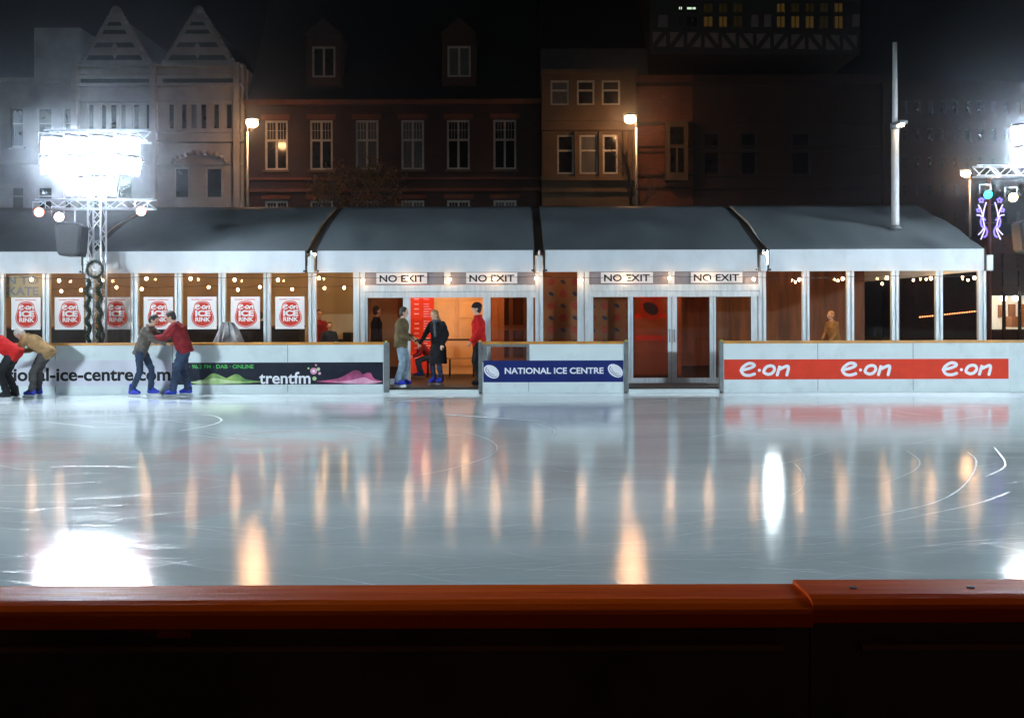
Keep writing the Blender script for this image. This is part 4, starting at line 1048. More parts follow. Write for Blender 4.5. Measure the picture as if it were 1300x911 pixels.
for a, b in ((394, 424), (568, 598)):
    d = MB(); wall_open(d, bx_(a - 7), bx_(b + 7), bz(104), bz(40), DB_ + .6, DB_ + .9, [(bx_(a), bx_(b), bz(94), bz(54))]); d.box(bx_(a - 7), bx_(b + 7), DB_ + 1.2, DB_ + 4, bz(104), bz(40))
    d.prism([(bx_(a - 10), bz(40)), (bx_(b + 10), bz(40)), (bx_((a + b) / 2), bz(18))], DB_ + .5, DB_ + 4)
    dm = d.build('dormer', M['brick'], B); 
    window(B, bx_(a), bx_(b), bz(94), bz(54), DB_ + .6, M['farwhite'], 'v', .10)
# C: brick building with sandstone bays
C_ = thing('bay_window_building', 'brick building with sandstone bay windows lit by street lamp', 'building', (bx_(760), DB_, -.08))
opC = [(bx_(a), bx_(b), bz(138), bz(107)) for a, b in ((699, 722), (732, 754), (763, 786))] + [(bx_(a), bx_(b), bz(224), bz(175)) for a, b in ((707, 728), (735, 758), (764, 783))]
q = MB(); wall_open(q, bx_(688), bx_(806), -.08, bz(100), DB_ - .8, DB_ - .3, opC); q.box(bx_(688), bx_(806), DB_ + .1, DB_ + 8, -.08, bz(100))
for (ya, yb, pr) in ((100, 95, .3), (170, 166, .2), (233, 228, .25), (158, 155, .15), (247, 243, .15)): q.box(bx_(687), bx_(807), DB_ - .8 - pr, DB_ - .802, bz(ya), bz(yb))
for px in (690, 730.5, 761, 791, 803): q.box(bx_(px - 2.2), bx_(px + 2.2), DB_ - 1.0, DB_ - .803, bz(228), bz(171), bev=.02)
q.build('bay_wall', M['sand'], C_)
for o_ in opC: window(C_, *o_, DB_ - .8, M['farwhite'], 'h', .09)
opC3 = [];opC2 = [(bx_(893), bx_(915), bz(224), bz(168)), (bx_(940), bx_(962), bz(224), bz(168)), (bx_(1005), bx_(1030), bz(224), bz(168))]
q = MB(); q.box(bx_(807), bx_(880), DB_, DB_ + .5, -.08, bz(96)); q.build('wall', M['brick2'], C_)  # lighter brick only near the street lamp, its light put into the colour
q = MB(); wall_open(q, bx_(880) + .002, bx_(1120), -.08, bz(96), DB_ + .01, DB_ + .5, opC2); q.box(bx_(807), bx_(1120), DB_ + .9, DB_ + 9, -.08, bz(96)); q.build('wall', M['brick'], C_)  # same wall away from the lamp, shade put in as darker brick
q = MB()
for ya, yb in ((188, 186), (195, 193), (225, 222), (240, 238), (160, 156), (110, 106)): q.box(bx_(808), bx_(1120), DB_ - .12, DB_ - .002, bz(ya), bz(yb))
q.build('string_course', M['brick'], C_)
for o_ in opC2: window(C_, *o_, DB_, M['timber'], 'h', .1)
# oriel 845-870
q = MB(); xa, xb = bx_(844), bx_(871)
q.box(xa, xb, DB_ - .7, DB_ - .003, bz(232), bz(222)); q.box(xa, xb, DB_ - .7, DB_ - .003, bz(165), bz(158))
for xx in (xa, xb - .18): q.box(xx, xx + .18, DB_ - .7, DB_ - .003, bz(222) + .002, bz(165) - .002)
ob = q.build('oriel_window', M['sand'], C_)
MB().box(xa + .18, xb - .18, DB_ - .55, DB_ - .52, bz(222), bz(165)).build('pane', M['farglass'], ob)
MB().box(xa + .18, xb - .18, DB_ - .62, DB_ - .56, bz(191), bz(187)).box((xa + xb) / 2 - .04, (xa + xb) / 2 + .04, DB_ - .615, DB_ - .565, bz(222), bz(191)).build('glazing_bar', M['sand'], ob)
q = MB(); q.box(bx_(688), bx_(825), DB_ + .4, DB_ + 8, bz(100) + .002, bz(60)); q.xprism([(DB_ + .3, bz(60)), (DB_ + 4, bz(-30)), (DB_ + 8, bz(60))], bx_(688), bx_(825)); q.build('roof', M['slate'], C_)
# D: half-timbered upper storey
T_ = thing('half_timbered_house', 'half-timbered upper storey with dim yellow windows, top right', 'building', (bx_(950), DB_, bz(96)))
y0 = DB_ - .9
q = MB(); q.box(bx_(823), bx_(1085), y0, DB_ + 8, bz(76), bz(-70)); q.build('wall', M['timber'], T_)
q = MB(); xs = [825 + 21.6 * i for i in range(13)]
for i in range(12):
    a, b = xs[i] + 1.5, xs[i + 1] - 3.5; dy = i * .45
    t, bt = 48 + dy, 66 + dy
    if i in (0, 1, 2, 6, 7, 8): tri = [[(a, t), (b - 5, t), (a, bt - 3)], [(b, t + 3), (b, bt), (a + 5, bt)]]
    else: tri = [[(a + 5, t), (b, t), (b, bt - 3)], [(a, t + 3), (b - 5, bt), (a, bt)]]
    q = MB()
    for p in tri: q.prism([(bx_(u), bz(v)) for u, v in p], y0 - .04, y0 - .001)
    q.build('infill_panel', M['render'], T_)
q = MB()
for a, b in ((833, 845), (949, 958), (965, 974), (1075, 1084)): q.prism([(bx_(a), bz(42)), (bx_(b), bz(42)), (bx_(b), bz(27)), (bx_(a + 1), bz(27))], y0 - .04, y0 - .001)
for i in range(6): a = 1000 + i * 11; q.prism([(bx_(a), bz(4)), (bx_(a + 4), bz(4)), (bx_(a + 9), bz(-4)), (bx_(a + 5), bz(-4))], y0 - .04, y0 - .001)
q.build('infill_panel', M['render'], T_)
M['litdim'] = emit('dim_lit_window', (.75, .52, .10), .012); M['litlow'] = emit('lit_window', (.9, .50, .10), .045); M['litgreen'] = emit('strip_light', (.75, 1, .7), .9)
for i, (a, b, m1, m2) in enumerate(((858, 864, 0, 0), (868, 883, 0, 0), (889, 902, 1, 2), (908, 920, 1, 2), (926, 939, 1, 1), (980, 992, 2, 2), (998, 1010, 1, 2), (1016, 1028, 1, 2), (1034, 1046, 1, 1), (1052, 1064, 2, 2))):
    for (t, bt, k) in ((12, 25, m1), (28, 42 + i * .4, m2)):
        fr = MB(); t_ = .05; x0, x1, z0, z1 = bx_(a), bx_(b), bz(bt), bz(t)
        fr.box(x0, x1, y0 - .05, y0 - .002, z0, z0 + t_); fr.box(x0, x1, y0 - .05, y0 - .002, z1 - t_, z1); fr.box(x0, x0 + t_, y0 - .05, y0 - .002, z0 + t_, z1 - t_); fr.box(x1 - t_, x1, y0 - .05, y0 - .002, z0 + t_, z1 - t_)
        fr.box((x0 + x1) / 2 - .02, (x0 + x1) / 2 + .02, y0 - .045, y0 - .002, z0 + t_, z1 - t_)
        o = fr.build('window', M['timber'], T_)
        MB().box(x0 + t_, x1 - t_, y0 - .02, y0 - .003, z0 + t_, z1 - t_).build('pane', [M['farglass'], M['litdim'], M['litlow']][k], o)
q = MB(); q.box(bx_(859), bx_(863), y0 - .04, y0 - .024, bz(20), bz(17)).build('strip_light', M['litgreen'], T_); q = MB(); q.box(bx_(869), bx_(880), y0 - .04, y0 - .024, bz(20), bz(17.5)); q.build('strip_light', M['litgreen'], T_)
# E: right side: brick building with shopfront, further blocks
E = thing('shop_building', 'brown brick shop building with bright white window at right', 'building', (X(1290, 40), 40, -.08))
D = 40; Xe = lambda p: X(p, D); Ze = lambda p: Z(p, D)
q = MB(); wall_open(q, Xe(1251), Xe(1520), -.08, Ze(300), D, D + .4, [(Xe(1259), Xe(1330), Ze(420), Ze(375))]); q.box(Xe(1251), Xe(1520), D + 3.4, D + 9, -.08, Ze(300)); q.box(Xe(1251), Xe(1253), D + .401, D + 3.399, -.08, Ze(300)); q.box(Xe(1251), Xe(1520), D + .401, D + 3.399, Ze(364), Ze(300))
for p in (1252, 1272, 1292, 1312): q.box(Xe(p), Xe(p + 3), D - .12, D - .002, -.07, Ze(302))
for ya, yb in ((324, 321), (346, 342), (371, 366)): q.box(Xe(1250.5), Xe(1520), D - .2, D - .125, Ze(ya), Ze(yb))
q.build('wall', M['brick2'], E)
q = MB(); q.box(Xe(1257), Xe(1420), D + 3.2, D + 3.3, Ze(430), Ze(368)); q.box(Xe(1257), Xe(1420), D + .45, D + 3.2, Ze(430), Ze(430) + .05); q.box(Xe(1254), Xe(1256), D + .45, D + 3.3, Ze(430), Ze(368)); q.box(Xe(1257), Xe(1420), D + .45, D + 3.2, Ze(368), Ze(367)); q.build('shop_interior', M['signwhite'], E)
M['shoplamp'] = emit('shop_lamp', (1, .86, .62), 90)
q = MB()
for p in (1297, 1313, 1332): q.ball((Xe(p), D + 1.5, Ze(380)), .13, .13, .10, 12)
q.build('shop_light', M['shoplamp'], E)
q = MB()
for a, b, c, d in ((1316, 1324, 405, 388), (1330, 1339, 408, 387), (1348, 1356, 405, 387)): q.box(Xe(a), Xe(b), D + 3.1, D + 3.19, Ze(c), Ze(d))
q.box(Xe(1310), Xe(1352), D + 1.6, D + 2.2, Ze(418), Ze(404)); q.build('display', M['brown_wall'], E)
w_ = MB(); 
for p in (1259, 1330): w_.box(Xe(p) - .05, Xe(p) + .05, D + .1, D + .2, Ze(420), Ze(375))
w_.box(Xe(1259) + .05, Xe(1330) - .05, D + .1, D + .2, Ze(377), Ze(375)); wo = w_.build('shop_window', M['timber'], E)
MB().box(Xe(1259) + .05, Xe(1330) - .05, D + .14, D + .15, Ze(420), Ze(377)).build('pane', M['glass'], wo)
FB = thing('office_building', 'dark tall building block behind the right light tower', 'building', (X(1230, 70), 70, -.08))
q = MB(); D = 70; opsF = [(X(p, D), X(p + 7, D), Z(y + 16, D), Z(y, D)) for p in range(1130, 1300, 16) for y in (130, 165, 200, 235, 270)]
wall_open(q, X(1122, D), X(1500, D), -.08, Z(105, D), D, D + .5, opsF); q.box(X(1122, D), X(1500, D), D + .8, D + 12, -.08, Z(106, D)); q.build('wall', M['brick'], FB)
for o_ in opsF: window(FB, *o_, D, M['timber'], 'h', .08)

# ------------------------------------------------------------------ trees
def branch(mb, p, d, l, r, depth, tips, spread=.55):
    q_ = p + d * l; mb.tube(p, q_, r, r * .72, 7 if r > .03 else 4, caps=False)
    if depth == 0: tips.append((p, q_)); return
    tips.append((p, q_))
    for k in range(random.choice((2, 3, 3))):
        dd = (d + Vector((random.gauss(0, spread), random.gauss(0, spread), random.gauss(.12, spread * .6)))).normalized()
        branch(mb, p + d * l * random.uniform(.65, 1), dd, l * random.uniform(.62, .82), r * .66, depth - 1, tips, spread)
tr = thing('tree', 'small autumn tree with sparse orange leaves before the brick building', 'tree', (bx_(440) * .92, 46, -.08))
tv = ROOTS[tr.name]; q = MB(); tips = []
q.tube(tv, tv + Vector((0, 0, 5.2)), .16, .10, 10)
for k in range(5): branch(q, tv + Vector((0, 0, 4.4 + k * .25)), Vector((random.gauss(0, .35), random.gauss(0, .35), 1)).normalized(), 1.5, .065, 4, tips, .42)
q.build('trunk', M['bark'], tr)
q = MB()
for a, b in tips[8:]:
    for k in range(7):
        if random.random() < .25: continue
        c = a + (b - a) * random.random() + Vector((random.gauss(0, .09), random.gauss(0, .09), random.gauss(0, .09)))
        u = Vector((random.gauss(0, 1), random.gauss(0, 1), random.gauss(0, 1))).normalized(); v = u.orthogonal().normalized(); s_ = random.uniform(.04, .085)
        q.bm.faces.new([q.bm.verts.new(c + u * s_), q.bm.verts.new(c + v * s_ * .6), q.bm.verts.new(c - u * s_), q.bm.verts.new(c - v * s_ * .6)])
q.build('crown', M['leaf'], tr)
tr2 = thing('tree', 'bare leafless tree under the street lamp by bay windows', 'tree', (X(802, 45.5), 45.5, -.08))
tv = ROOTS[tr2.name]; q = MB(); tips = []
q.tube(tv, tv + Vector((0, 0, 6.2)), .13, .08, 10); q2 = MB()
for k in range(6): branch(q2, tv + Vector((0, 0, 5.2 + k * .35)), Vector((random.gauss(0, .4), random.gauss(0, .3), 1)).normalized(), 1.05, .04, 4, tips, .4)
q.build('trunk', M['bark'], tr2); q2.build('crown', M['bark'], tr2)

# ------------------------------------------------------------------ people
def fuse(mb, name, m, par, voxel=.012, smooth=4, org=None):
    """weld overlapping volumes into one continuous surface"""
    me = bpy.data.meshes.new('tmp'); bmesh.ops.recalc_face_normals(mb.bm, faces=mb.bm.faces); mb.bm.to_mesh(me); mb.bm.free()
    o = bpy.data.objects.new('tmp', me); COL.objects.link(o)
    r = o.modifiers.new('r', 'REMESH'); r.mode = 'VOXEL'; r.voxel_size = voxel; r.use_smooth_shade = True
    s = o.modifiers.new('s', 'SMOOTH'); s.iterations = smooth; s.factor = .5
    me2 = bpy.data.meshes.new_from_object(o.evaluated_get(bpy.context.evaluated_depsgraph_get()))
    bpy.data.objects.remove(o); me2.name = name; me2.materials.clear(); me2.materials.append(m)
    org = ROOTS[par.name]
    if .0095 < voxel < .0185 and name != 'skate':
        nrm = [v.normal.copy() for v in me2.vertices]
        for v, vn in zip(me2.vertices, nrm):
            c_ = v.co.copy(); nn = mnoise.noise(Vector((c_.x * 9, c_.y * 9, c_.z * 16))) * .012 + mnoise.noise(Vector((c_.x * 22, c_.y * 22, c_.z * 34))) * .006
            v.co = c_ + vn * nn
    for v in me2.vertices: v.co -= org
    for p in me2.polygons: p.use_smooth = True
    ob = bpy.data.objects.new(name, me2); COL.objects.link(ob); ob.parent = par; ROOTS[ob.name] = org
    return ob
def ik(a, b, l1, l2, pole):
    d = b - a; L = d.length; mx = (l1 + l2) * .998
    if L > mx: b = a + d * (mx / L); d = b - a; L = mx
    u = d / L; x = (l1 * l1 - l2 * l2 + L * L) / (2 * L); h = math.sqrt(max(0, l1 * l1 - x * x))
    pv = (pole - u * pole.dot(u)); pv = pv.normalized() if pv.length > 1e-4 else u.orthogonal().normalized()
    return a + u * x + pv * h, b
def person(label, x, y, z0, yaw, H=1.74, lean=0, hip=None, feet=((.10, .0), (-.10, .0)), hands=((.22, .05, -.62), (-.22, .05, -.62)), head=(0, 0), build=1.0,
           top=None, bottom=None, hairc=None, hair='short', coat=False, hat=None, shoe=None, scarf=None, sit=None, blade=True, group=None, voxel=.012, twist=0):
    """yaw: facing direction in degrees, 0 = +x (image right), 90 = away from camera, -90 = to the camera"""
    k = H / (1.84 if blade else 1.80)
    root = thing('person', label, 'person', (x, y, z0), group)
    f = Vector((math.cos(R(yaw)), math.sin(R(yaw)), 0)); s = Vector((-f.y, f.x, 0))      # s: the person's left
    ft = 0.10 * k if blade else 0.07 * k
    hz = sit if sit else ((hip[1] + .10) * k if hip else (1.02 if blade else .985) * k); hx = hip[0] * k if hip else 0
    Pv = Vector((x, y, z0)) + f * hx + UZ * hz
    t = (f * math.sin(R(lean)) + UZ * math.cos(R(lean))).normalized(); fn = (f * math.cos(R(lean)) - UZ * math.sin(R(lean))).normalized()
    fs = (f * math.cos(R(twist)) + s * math.sin(R(twist))); ss = (s * math.cos(R(twist)) - f * math.sin(R(twist)))
    CH = Pv + t * .40 * k; NK = Pv + t * .50 * k
    sh = [NK + ss * q * .175 * k * build - t * .035 * k for q in (1, -1)]
    hp = [Pv + s * q * .085 * k - UZ * .03 for q in (1, -1)]
    hyaw = R(yaw + head[0]); hf0 = Vector((math.cos(hyaw), math.sin(hyaw), 0)); ht = (t * .45 + UZ * .55).normalized() if lean < 50 else (t * .75 + UZ * .25).normalized()
    pit = R(head[1]); hf = (hf0 - ht * hf0.dot(ht)).normalized(); hf, hu = (hf * math.cos(pit) - ht * math.sin(pit)), (ht * math.cos(pit) + hf * math.sin(pit)); hs = hu.cross(hf)
    HC = NK + ht * .055 * k + hu * .135 * k + hf * .02
    rot = Matrix((hf, hs, hu)).transposed()
    feetp = []
    for i, q in enumerate((1, -1)):
        a, b = feet[i]; feetp.append(Vector((x, y, z0)) + f * b * k + s * a * k + UZ * ft)
    knees, ank = [], []
    for i in range(2):
        kn_, an = ik(hp[i], feetp[i] + UZ * .06 * k, .43 * k, .42 * k, f + s * (.15 if i == 0 else -.15)); knees.append(kn_); ank.append(an)
    elb, wr = [], []
    for i in range(2):
        hx_, hy_, hz_ = hands[i]
        tgt = (sh[0] + sh[1]) / 2 + s * hx_ * k + f * hy_ * k + UZ * hz_ * k
        e, w_ = ik(sh[i], tgt, .29 * k, .26 * k, -f * .7 + s * (.5 if i == 0 else -.5) - UZ * .3); elb.append(e); wr.append(w_)
    # body: one continuous surface, head, neck, trunk, limbs and hands
    b = MB()
    b.ball(HC + hu * .02 * k, .096 * k, .077 * k, .105 * k, 20, rot); b.ball(HC + hf * .028 * k - hu * .055 * k, .062 * k, .052 * k, .060 * k, 16, rot)
    b.ball(HC + hf * .098 * k - hu * .012 * k, .020 * k, .013 * k, .024 * k, 10, rot)
    for q in (1, -1): b.ball(HC + hs * q * .078 * k - hu * .005 * k - hf * .005, .020 * k, .011 * k, .030 * k, 10, rot)
    b.capsule(NK - t * .04 * k, HC - hu * .05 * k, .056 * k, .05 * k)
    bl = build
    b.loft([(Pv - t * .10 * k, s * .11 * k, fn * .08 * k), (Pv, s * .135 * k, fn * .095 * k), (Pv + t * .18 * k, s * .115 * k, fn * .08 * k), (CH, ss * .145 * k, fn * .095 * k), (NK - t * .02 * k, ss * .11 * k, fn * .06 * k), (NK + t * .02 * k, ss * .05 * k, fn * .045 * k)], 16)
    for i in range(2):
        q = 1 if i == 0 else -1
        b.capsule(hp[i], knees[i], .075 * k, .05 * k); b.capsule(knees[i], ank[i], .048 * k, .036 * k)
        b.capsule(ank[i], feetp[i] + f * .10 * k - UZ * .02, .034 * k, .03 * k)
        b.capsule(sh[i], elb[i], .045 * k, .036 * k); b.capsule(elb[i], wr[i], .035 * k, .026 * k)
        fd = (wr[i] - elb[i]).normalized(); side = fd.cross(UZ if abs(fd.z) < .8 else f).normalized(); nm = side.cross(fd).normalized()
        pm = wr[i] + fd * .05 * k
        b.loft([(wr[i], side * .026 * k, nm * .018 * k), (pm, side * .042 * k, nm * .017 * k), (wr[i] + fd * .092 * k, side * .040 * k, nm * .013 * k)], 12)
        curl = -nm if nm.dot(-f) < 0 else nm
        for j, (o_, l) in enumerate(((-.031, .058), (-.010, .068), (.011, .064), (.030, .050))):
            a0 = wr[i] + fd * .085 * k + side * o_ * k; a1 = a0 + (fd * .9 + curl * .35) * l * .55 * k; a2 = a1 + (fd * .55 + curl * .8) * l * .5 * k
            b.capsule(a0, a1, .0095 * k, .009 * k, 8); b.capsule(a1, a2, .009 * k, .0075 * k, 8)
        a0 = wr[i] + fd * .025 * k - side * .028 * k; a1 = a0 + (fd * .6 - side * .7 + curl * .2) * .045 * k; a2 = a1 + (fd * .9 - side * .1 + curl * .3) * .032 * k
        b.capsule(a0, a1, .013 * k, .011 * k, 8); b.capsule(a1, a2, .011 * k, .008 * k, 8)
    fuse(b, 'body', M['skin'], root, .009 if voxel < .018 else .0125, 3)
    # face details
    e = MB()
    for q in (1, -1): e.ball(HC + hf * .083 * k + hs * q * .031 * k + hu * .012 * k, .010 * k, .014 * k, .008 * k, 10, rot)
    e.build('eyes', M['black'], root)
    MB().ball(HC + hf * .085 * k - hu * .060 * k, .006 * k, .024 * k, .006 * k, 10, rot).build('mouth', M['lips'], root)
    # trousers
    q_ = MB()
    for i in range(2):
        q_.capsule(hp[i], knees[i], .098 * k * bl, .070 * k * bl); q_.capsule(knees[i], ank[i] - (ank[i] - knees[i]).normalized() * .0, .070 * k * bl, .062 * k * bl)
    q_.loft([(Pv - UZ * .10 * k, s * .13 * k, f * .11 * k), (Pv + t * .02 * k, s * .155 * k * bl, fn * .115 * k * bl), (Pv + t * .12 * k, s * .145 * k * bl, fn * .108 * k * bl)], 16)
    fuse(q_, 'trousers', bottom, root, voxel, 5)
    # jacket or coat
    j = MB(); hem = -.50 if coat else -.13
    r0 = [(Pv + (UZ if coat else t) * hem * k, s * (.215 if coat else .175) * k * bl, (f if coat else fn) * (.175 if coat else .135) * k * bl)] if True else []
    if coat: r0 = [(Pv + UZ * hem * k, s * .225 * k, f * .23 * k), (Pv - UZ * .25 * k, s * .215 * k, f * .20 * k)]
    j.loft(r0 + [(Pv, s * .180 * k * bl, fn * .140 * k * bl), (Pv + t * .18 * k, s * .172 * k * bl, fn * .137 * k * bl), (CH, ss * .196 * k * bl, fn * .145 * k * bl), (NK - t * .03 * k, ss * .165 * k * bl, fn * .10 * k * bl), (NK + t * .035 * k, ss * .078 * k, fn * .072 * k)], 20)
    for i in range(2):
        j.capsule(sh[i] - t * .012 * k, elb[i], .078 * k * bl, .062 * k * bl); j.capsule(elb[i], wr[i] - (wr[i] - elb[i]) * .04, .060 * k * bl, .047 * k * bl)
    for (C0, u_, w_, n_, rr) in ((NK + t * .035 * k, ss * .072 * k, fn * .070 * k, 14, .026 * k), (Pv + t * -.10 * k, s * .165 * k * bl, fn * .128 * k * bl, 18, .020 * k)):
        if coat and rr < .025 * k: continue
        for i in range(n_):
            a, a2_ = 2 * math.pi * i / n_, 2 * math.pi * (i + 1) / n_
            j.capsule(C0 + u_ * math.cos(a) + w_ * math.sin(a), C0 + u_ * math.cos(a2_) + w_ * math.sin(a2_), rr, rr, 8)
    for i in range(2):
        d_ = (wr[i] - elb[i]).normalized(); j.ball(wr[i] - d_ * .012, .053 * k * bl, seg=10)
    fuse(j, 'coat' if coat else 'jacket', top, root, voxel, 5)
    if scarf:
        c = MB(); 
        for i in range(12):
            a = 2 * math.pi * i / 12; a2_ = 2 * math.pi * (i + 1) / 12
            c.capsule(NK + t * .04 * k + ss * .082 * k * math.cos(a) + fn * .08 * k * math.sin(a), NK + t * .04 * k + ss * .082 * k * math.cos(a2_) + fn * .08 * k * math.sin(a2_), .036 * k, .036 * k, 8)
        c.capsule(NK + fn * .12 * k + ss * .03, NK - t * .30 * k + fn * .155 * k + ss * .05, .038 * k, .032 * k, 8)
        fuse(c, 'scarf', scarf, root, .010, 4)
    # hair or hat
    h = MB()
    h.ball(HC + hu * .038 * k - hf * .018 * k, .103 * k, .088 * k, .100 * k, 20, rot)
    if hair == 'long': h.ball(HC - hf * .055 * k - hu * .07 * k, .055 * k, .082 * k, .14 * k, 16, rot)
    elif hair == 'tied': h.ball(HC - hf * .10 * k + hu * .01 * k, .035 * k, .035 * k, .035 * k, 12, rot)
    h.ball(HC - hf * .04 * k - hu * .015 * k, .070 * k, .083 * k, .085 * k, 16, rot)
    # keep the face free: drop everything in front of the hairline
    for v in h.bm.verts:
        d = v.co - HC
        if d.dot(hf) > .045 * k and d.dot(hu) < .075 * k: v.co -= hf * (d.dot(hf) - .045 * k)
    fuse(h, 'hair', hairc or M['hair_dark'], root, .0085, 3)
    if hat:
        h = MB(); h.ball(HC + hu * .065 * k - hf * .01 * k, .112 * k, .097 * k, .085 * k, 20, rot)
        for i in range(16):
            a = 2 * math.pi * i / 16; a2_ = 2 * math.pi * (i + 1) / 16; C0 = HC + hu * .052 * k - hf * .008 * k
            h.capsule(C0 + hf * .106 * k * math.cos(a) + hs * .09 * k * math.sin(a), C0 + hf * .106 * k * math.cos(a2_) + hs * .09 * k * math.sin(a2_), .016 * k, .016 * k, 8)
        fuse(h, 'hat', hat, root, .0085, 3)
    # boots / skates
    for i in range(2):
        A = feetp[i]; c = MB(); 
        c.capsule(A + UZ * .14 * k - f * .01, A - f * .03 * k + UZ * .005, .054 * k, .048 * k); c.capsule(A - f * .04 * k + UZ * .0, A + f * .15 * k - UZ * .004, .046 * k, .040 * k); c.capsule(A + UZ * .08 * k, A + f * .12 * k, .05 * k, .042 * k)
        sk = fuse(c, 'skate' if blade else 'shoe', shoe or M['blue'], root, .010, 3)
        if blade:
            bl_ = MB(); c0 = A + f * .055 * k; bl_.obox(Vector((c0.x, c0.y, z0 + .022 * k)), f, s, UZ, .155 * k, .003, .022 * k); 
            for o_ in (-.07, .09): bl_.obox(Vector((c0.x, c0.y, z0 + .048 * k)) + f * o_ * k, f, s, UZ, .03 * k, .012, .014 * k)
            bl_.build('blade', M['steel'], sk)
    return root
M['hair_pale'] = mat('pale_hair', (0.50, 0.46, 0.40), 0.6, scale=30, bump=.6, bscale=60)
M['lips'] = mat('lips', (0.35, 0.12, 0.10), 0.5)
M['hair_dark'] = mat('dark_hair', (0.018, 0.012, 0.009), 0.6, scale=30, bump=.6, bscale=60)
M['hair_blond'] = mat('blond_hair', (0.30, 0.17, 0.07), 0.6, scale=30, bump=.6, bscale=60)
olive, denim, black_, redj, redd = cloth('olive_cloth', (0.115, 0.085, 0.045)), cloth('pale_denim', (0.20, 0.27, 0.33)), cloth('black_wool', (0.012, 0.012, 0.014)), cloth('red_cloth', (0.42, 0.012, 0.012)), cloth('dark_red_cloth', (0.17, 0.014, 0.018))
tanj, greyt, navyj, blackt = cloth('tan_cloth', (0.27, 0.165, 0.075)), cloth('grey_trousers', (0.06, 0.055, 0.055)), cloth('navy_denim', (0.03, 0.045, 0.08)), cloth('black_trousers', (0.016, 0.016, 0.018))
scarfm, greyj = cloth('grey_knit', (0.09, 0.10, 0.12)), cloth('grey_brown_cloth', (0.10, 0.085, 0.07))
SKB = M['blue']
# man in olive jacket at the entrance
person('man in olive jacket and pale jeans standing at the entrance in blue skates', X(509, 20.95), 20.95, ZF + .012, -12, H=1.67, lean=3, feet=((.12, .02), (-.13, -.04)), hands=((.04, .24, -.34), (-.08, .22, -.38)), head=(12, 8), build=1.12,
       top=olive, bottom=denim, hairc=M['hair_dark'], voxel=.014)
person('blond woman in long black coat and grey scarf inside the entrance', X(556, 21.55), 21.55, ZF + .012, -125, H=1.62, lean=6, feet=((.09, 0), (-.09, .05)), hands=((.20, .02, -.50), (-.42, .20, -.56)), head=(-20, 14), build=1.02,
       top=black_, bottom=navyj, hairc=M['hair_blond'], hair='long', coat=True, scarf=scarfm, voxel=.014)
person('person in red jacket and black cap standing beside the navy barrier', X(608, 21.45), 21.45, ZF, 190, H=1.76, lean=2, feet=((.10, 0), (-.10, -.04)), hands=((.15, .16, -.48), (-.15, .14, -.48)), head=(-8, 4), build=1.05,
       top=redj, bottom=blackt, hat=black_, shoe=M['blackcase'], blade=False, voxel=.014)
# skaters bending at the left edge
person('skater in tan jacket bent far forward at the left, blue skates', X(47, 19.9), 19.9, 0.004, 176, H=1.72, lean=54, hip=(-.20, .88), feet=((.10, .06), (-.10, .02)), hands=((.16, .30, -.32), (-.12, .34, -.28)), head=(0, 30), build=1.08,
       top=tanj, bottom=greyt, hairc=M['hair_pale'], voxel=.014)
person('skater in bright red jacket bent forward at the left edge of the ice', X(14, 19.4), 19.4, 0.004, 184, H=1.74, lean=56, hip=(-.04, .86), feet=((.12, .04), (-.10, -.04)), hands=((.16, .26, -.34), (-.12, .36, -.30)), head=(0, 10), build=1.15,
       top=redj, bottom=blackt, shoe=M['blackcase'], voxel=.012)
# pair leaning to each other
person('skater in grey-brown top leaning right towards partner, blue skates', X(180, 20.0), 20.0, 0.004, -6, H=1.72, lean=22, hip=(-.02, .90), feet=((.12, .14), (-.12, -.16)), hands=((.10, .44, -.18), (-.12, .42, -.30)), head=(0, 22), build=1.0,
       top=greyj, bottom=navyj, voxel=.014)
person('skater in dark red jacket leaning left towards partner, blue skates', X(231, 20.0), 20.0, 0.004, 186, H=1.76, lean=20, hip=(-.04, .92), feet=((.12, .16), (-.12, -.10)), hands=((.10, .42, -.24), (-.12, .44, -.32)), head=(0, 22), build=1.22,
       top=redd, bottom=navyj, voxel=.014)
# people inside
person('adult in dark red top behind child in window left of entrance', X(404, 24.2), 24.2, ZF, -50, H=1.64, top=redd, bottom=blackt, hands=((.16, .2, -.5), (-.14, .2, -.5)), shoe=M['blackcase'], blade=False, voxel=.02)
person('child in navy and red jacket in the window left of entrance', X(418, 23.8), 23.8, ZF, -70, H=1.34, top=navyj, bottom=redd, hands=((.16, .2, -.4), (-.14, .2, -.4)), hairc=M['hair_dark'], shoe=M['blackcase'], blade=False, voxel=.02)
person('child in dark red jacket seated on the bench inside entrance', X(545, 24.35), 24.35, ZF, 200, H=1.30, lean=42, sit=.52 , hip=None, feet=((.08, .30), (-.08, .34)), hands=((.10, .28, -.38), (-.10, .26, -.36)), head=(0, 30), top=redd, bottom=navyj, voxel=.02)
person('dark figure standing behind the glass panel left of entrance', X(478, 23.6), 23.6, ZF, 20, H=1.72, top=black_, bottom=blackt, hands=((.2, .05, -.55), (-.2, .05, -.55)), shoe=M['blackcase'], blade=False, voxel=.02)
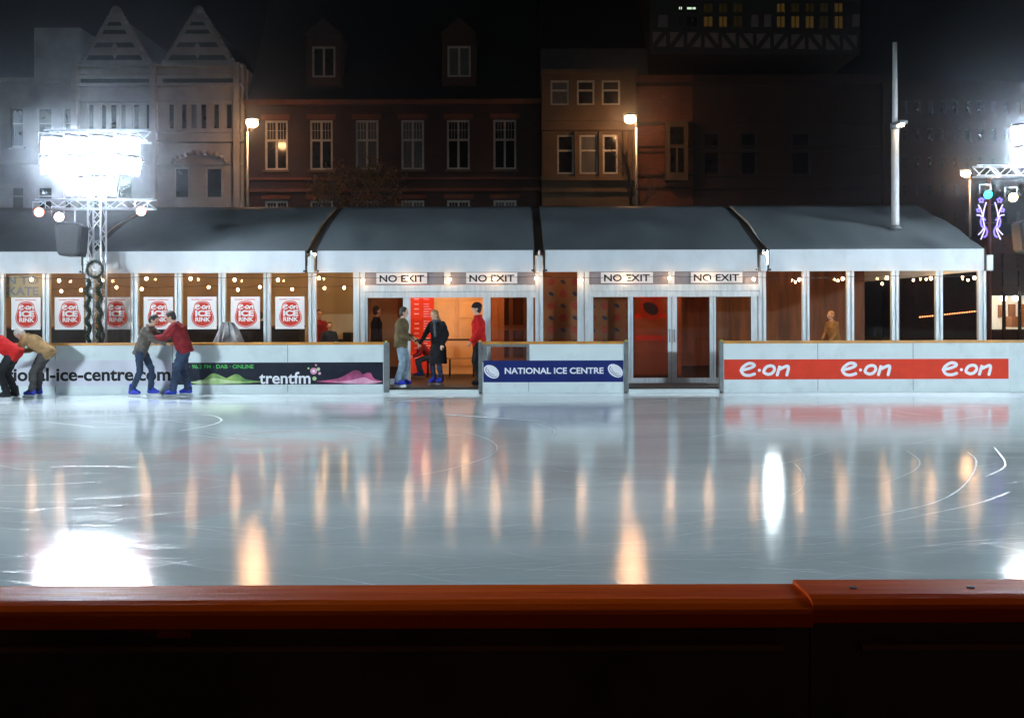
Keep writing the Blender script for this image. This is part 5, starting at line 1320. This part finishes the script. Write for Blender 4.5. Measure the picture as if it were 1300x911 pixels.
person('person in tan hooded top behind the second window from the right doors', X(1060, 24.6), 24.6, ZF, 200, H=1.58, lean=12, top=tanj, bottom=blackt, hands=((.2, .2, -.5), (-.2, .2, -.5)), hairc=M['hair_blond'], shoe=M['blackcase'], blade=False, voxel=.02)
person('dark coated person at the counter behind the window with fourth poster', X(216, 25.6), 25.6, ZF, 60, H=1.66, top=navyj, bottom=blackt, shoe=M['blackcase'], blade=False, voxel=.02)
person('dark coated person at the counter behind the window with sixth poster', X(330, 25.4), 25.4, ZF, 120, H=1.60, top=black_, bottom=blackt, shoe=M['blackcase'], blade=False, voxel=.02)

# ------------------------------------------------------------------ camera and view
cam = bpy.data.cameras.new('camera'); co = bpy.data.objects.new('camera', cam); COL.objects.link(co)
cam.sensor_width = 36; cam.sensor_fit = 'HORIZONTAL'; cam.lens = F / 1300 * 36; cam.clip_start = .05; cam.clip_end = 1000
cam.shift_y = -(455.5 - HY) / 1300
co.matrix_world = Matrix.Translation((0, 0, EYE)) @ Matrix.Rotation(R(90), 4, 'X') @ Matrix.Rotation(-ROLL, 4, 'Z')
sc.camera = co
vs = sc.view_settings; vs.view_transform = 'Standard'; vs.look = 'None'; vs.gamma = 1; vs.use_curve_mapping = False; vs.exposure = 0
sc.display_settings.display_device = 'sRGB'
sc.cycles.use_denoising = True
sc.cycles.max_bounces = 7; sc.cycles.diffuse_bounces = 3; sc.cycles.glossy_bounces = 4; sc.cycles.transparent_max_bounces = 12
sc.cycles.sample_clamp_indirect = 6; sc.cycles.caustics_reflective = False; sc.cycles.caustics_refractive = False
sc.cycles.use_light_tree = True


# thin volume added to imitate lens glow round the lamps
hz_ = MB().box(-70, 80, -8, 125, -1.1, 30).build('added_haze', None)
hz_['kind'] = 'stuff'; hz_.data.materials.clear()
hm, nt, out = nodes('glow_haze'); v_ = nt.nodes.new('ShaderNodeVolumePrincipled')
v_.inputs['Color'].default_value = (.8, .88, 1, 1); v_.inputs['Density'].default_value = 0.0008; v_.inputs['Anisotropy'].default_value = 0.97
nt.links.new(v_.outputs[0], out.inputs['Volume']); hz_.data.materials.append(hm)
sc.cycles.volume_bounces = 0
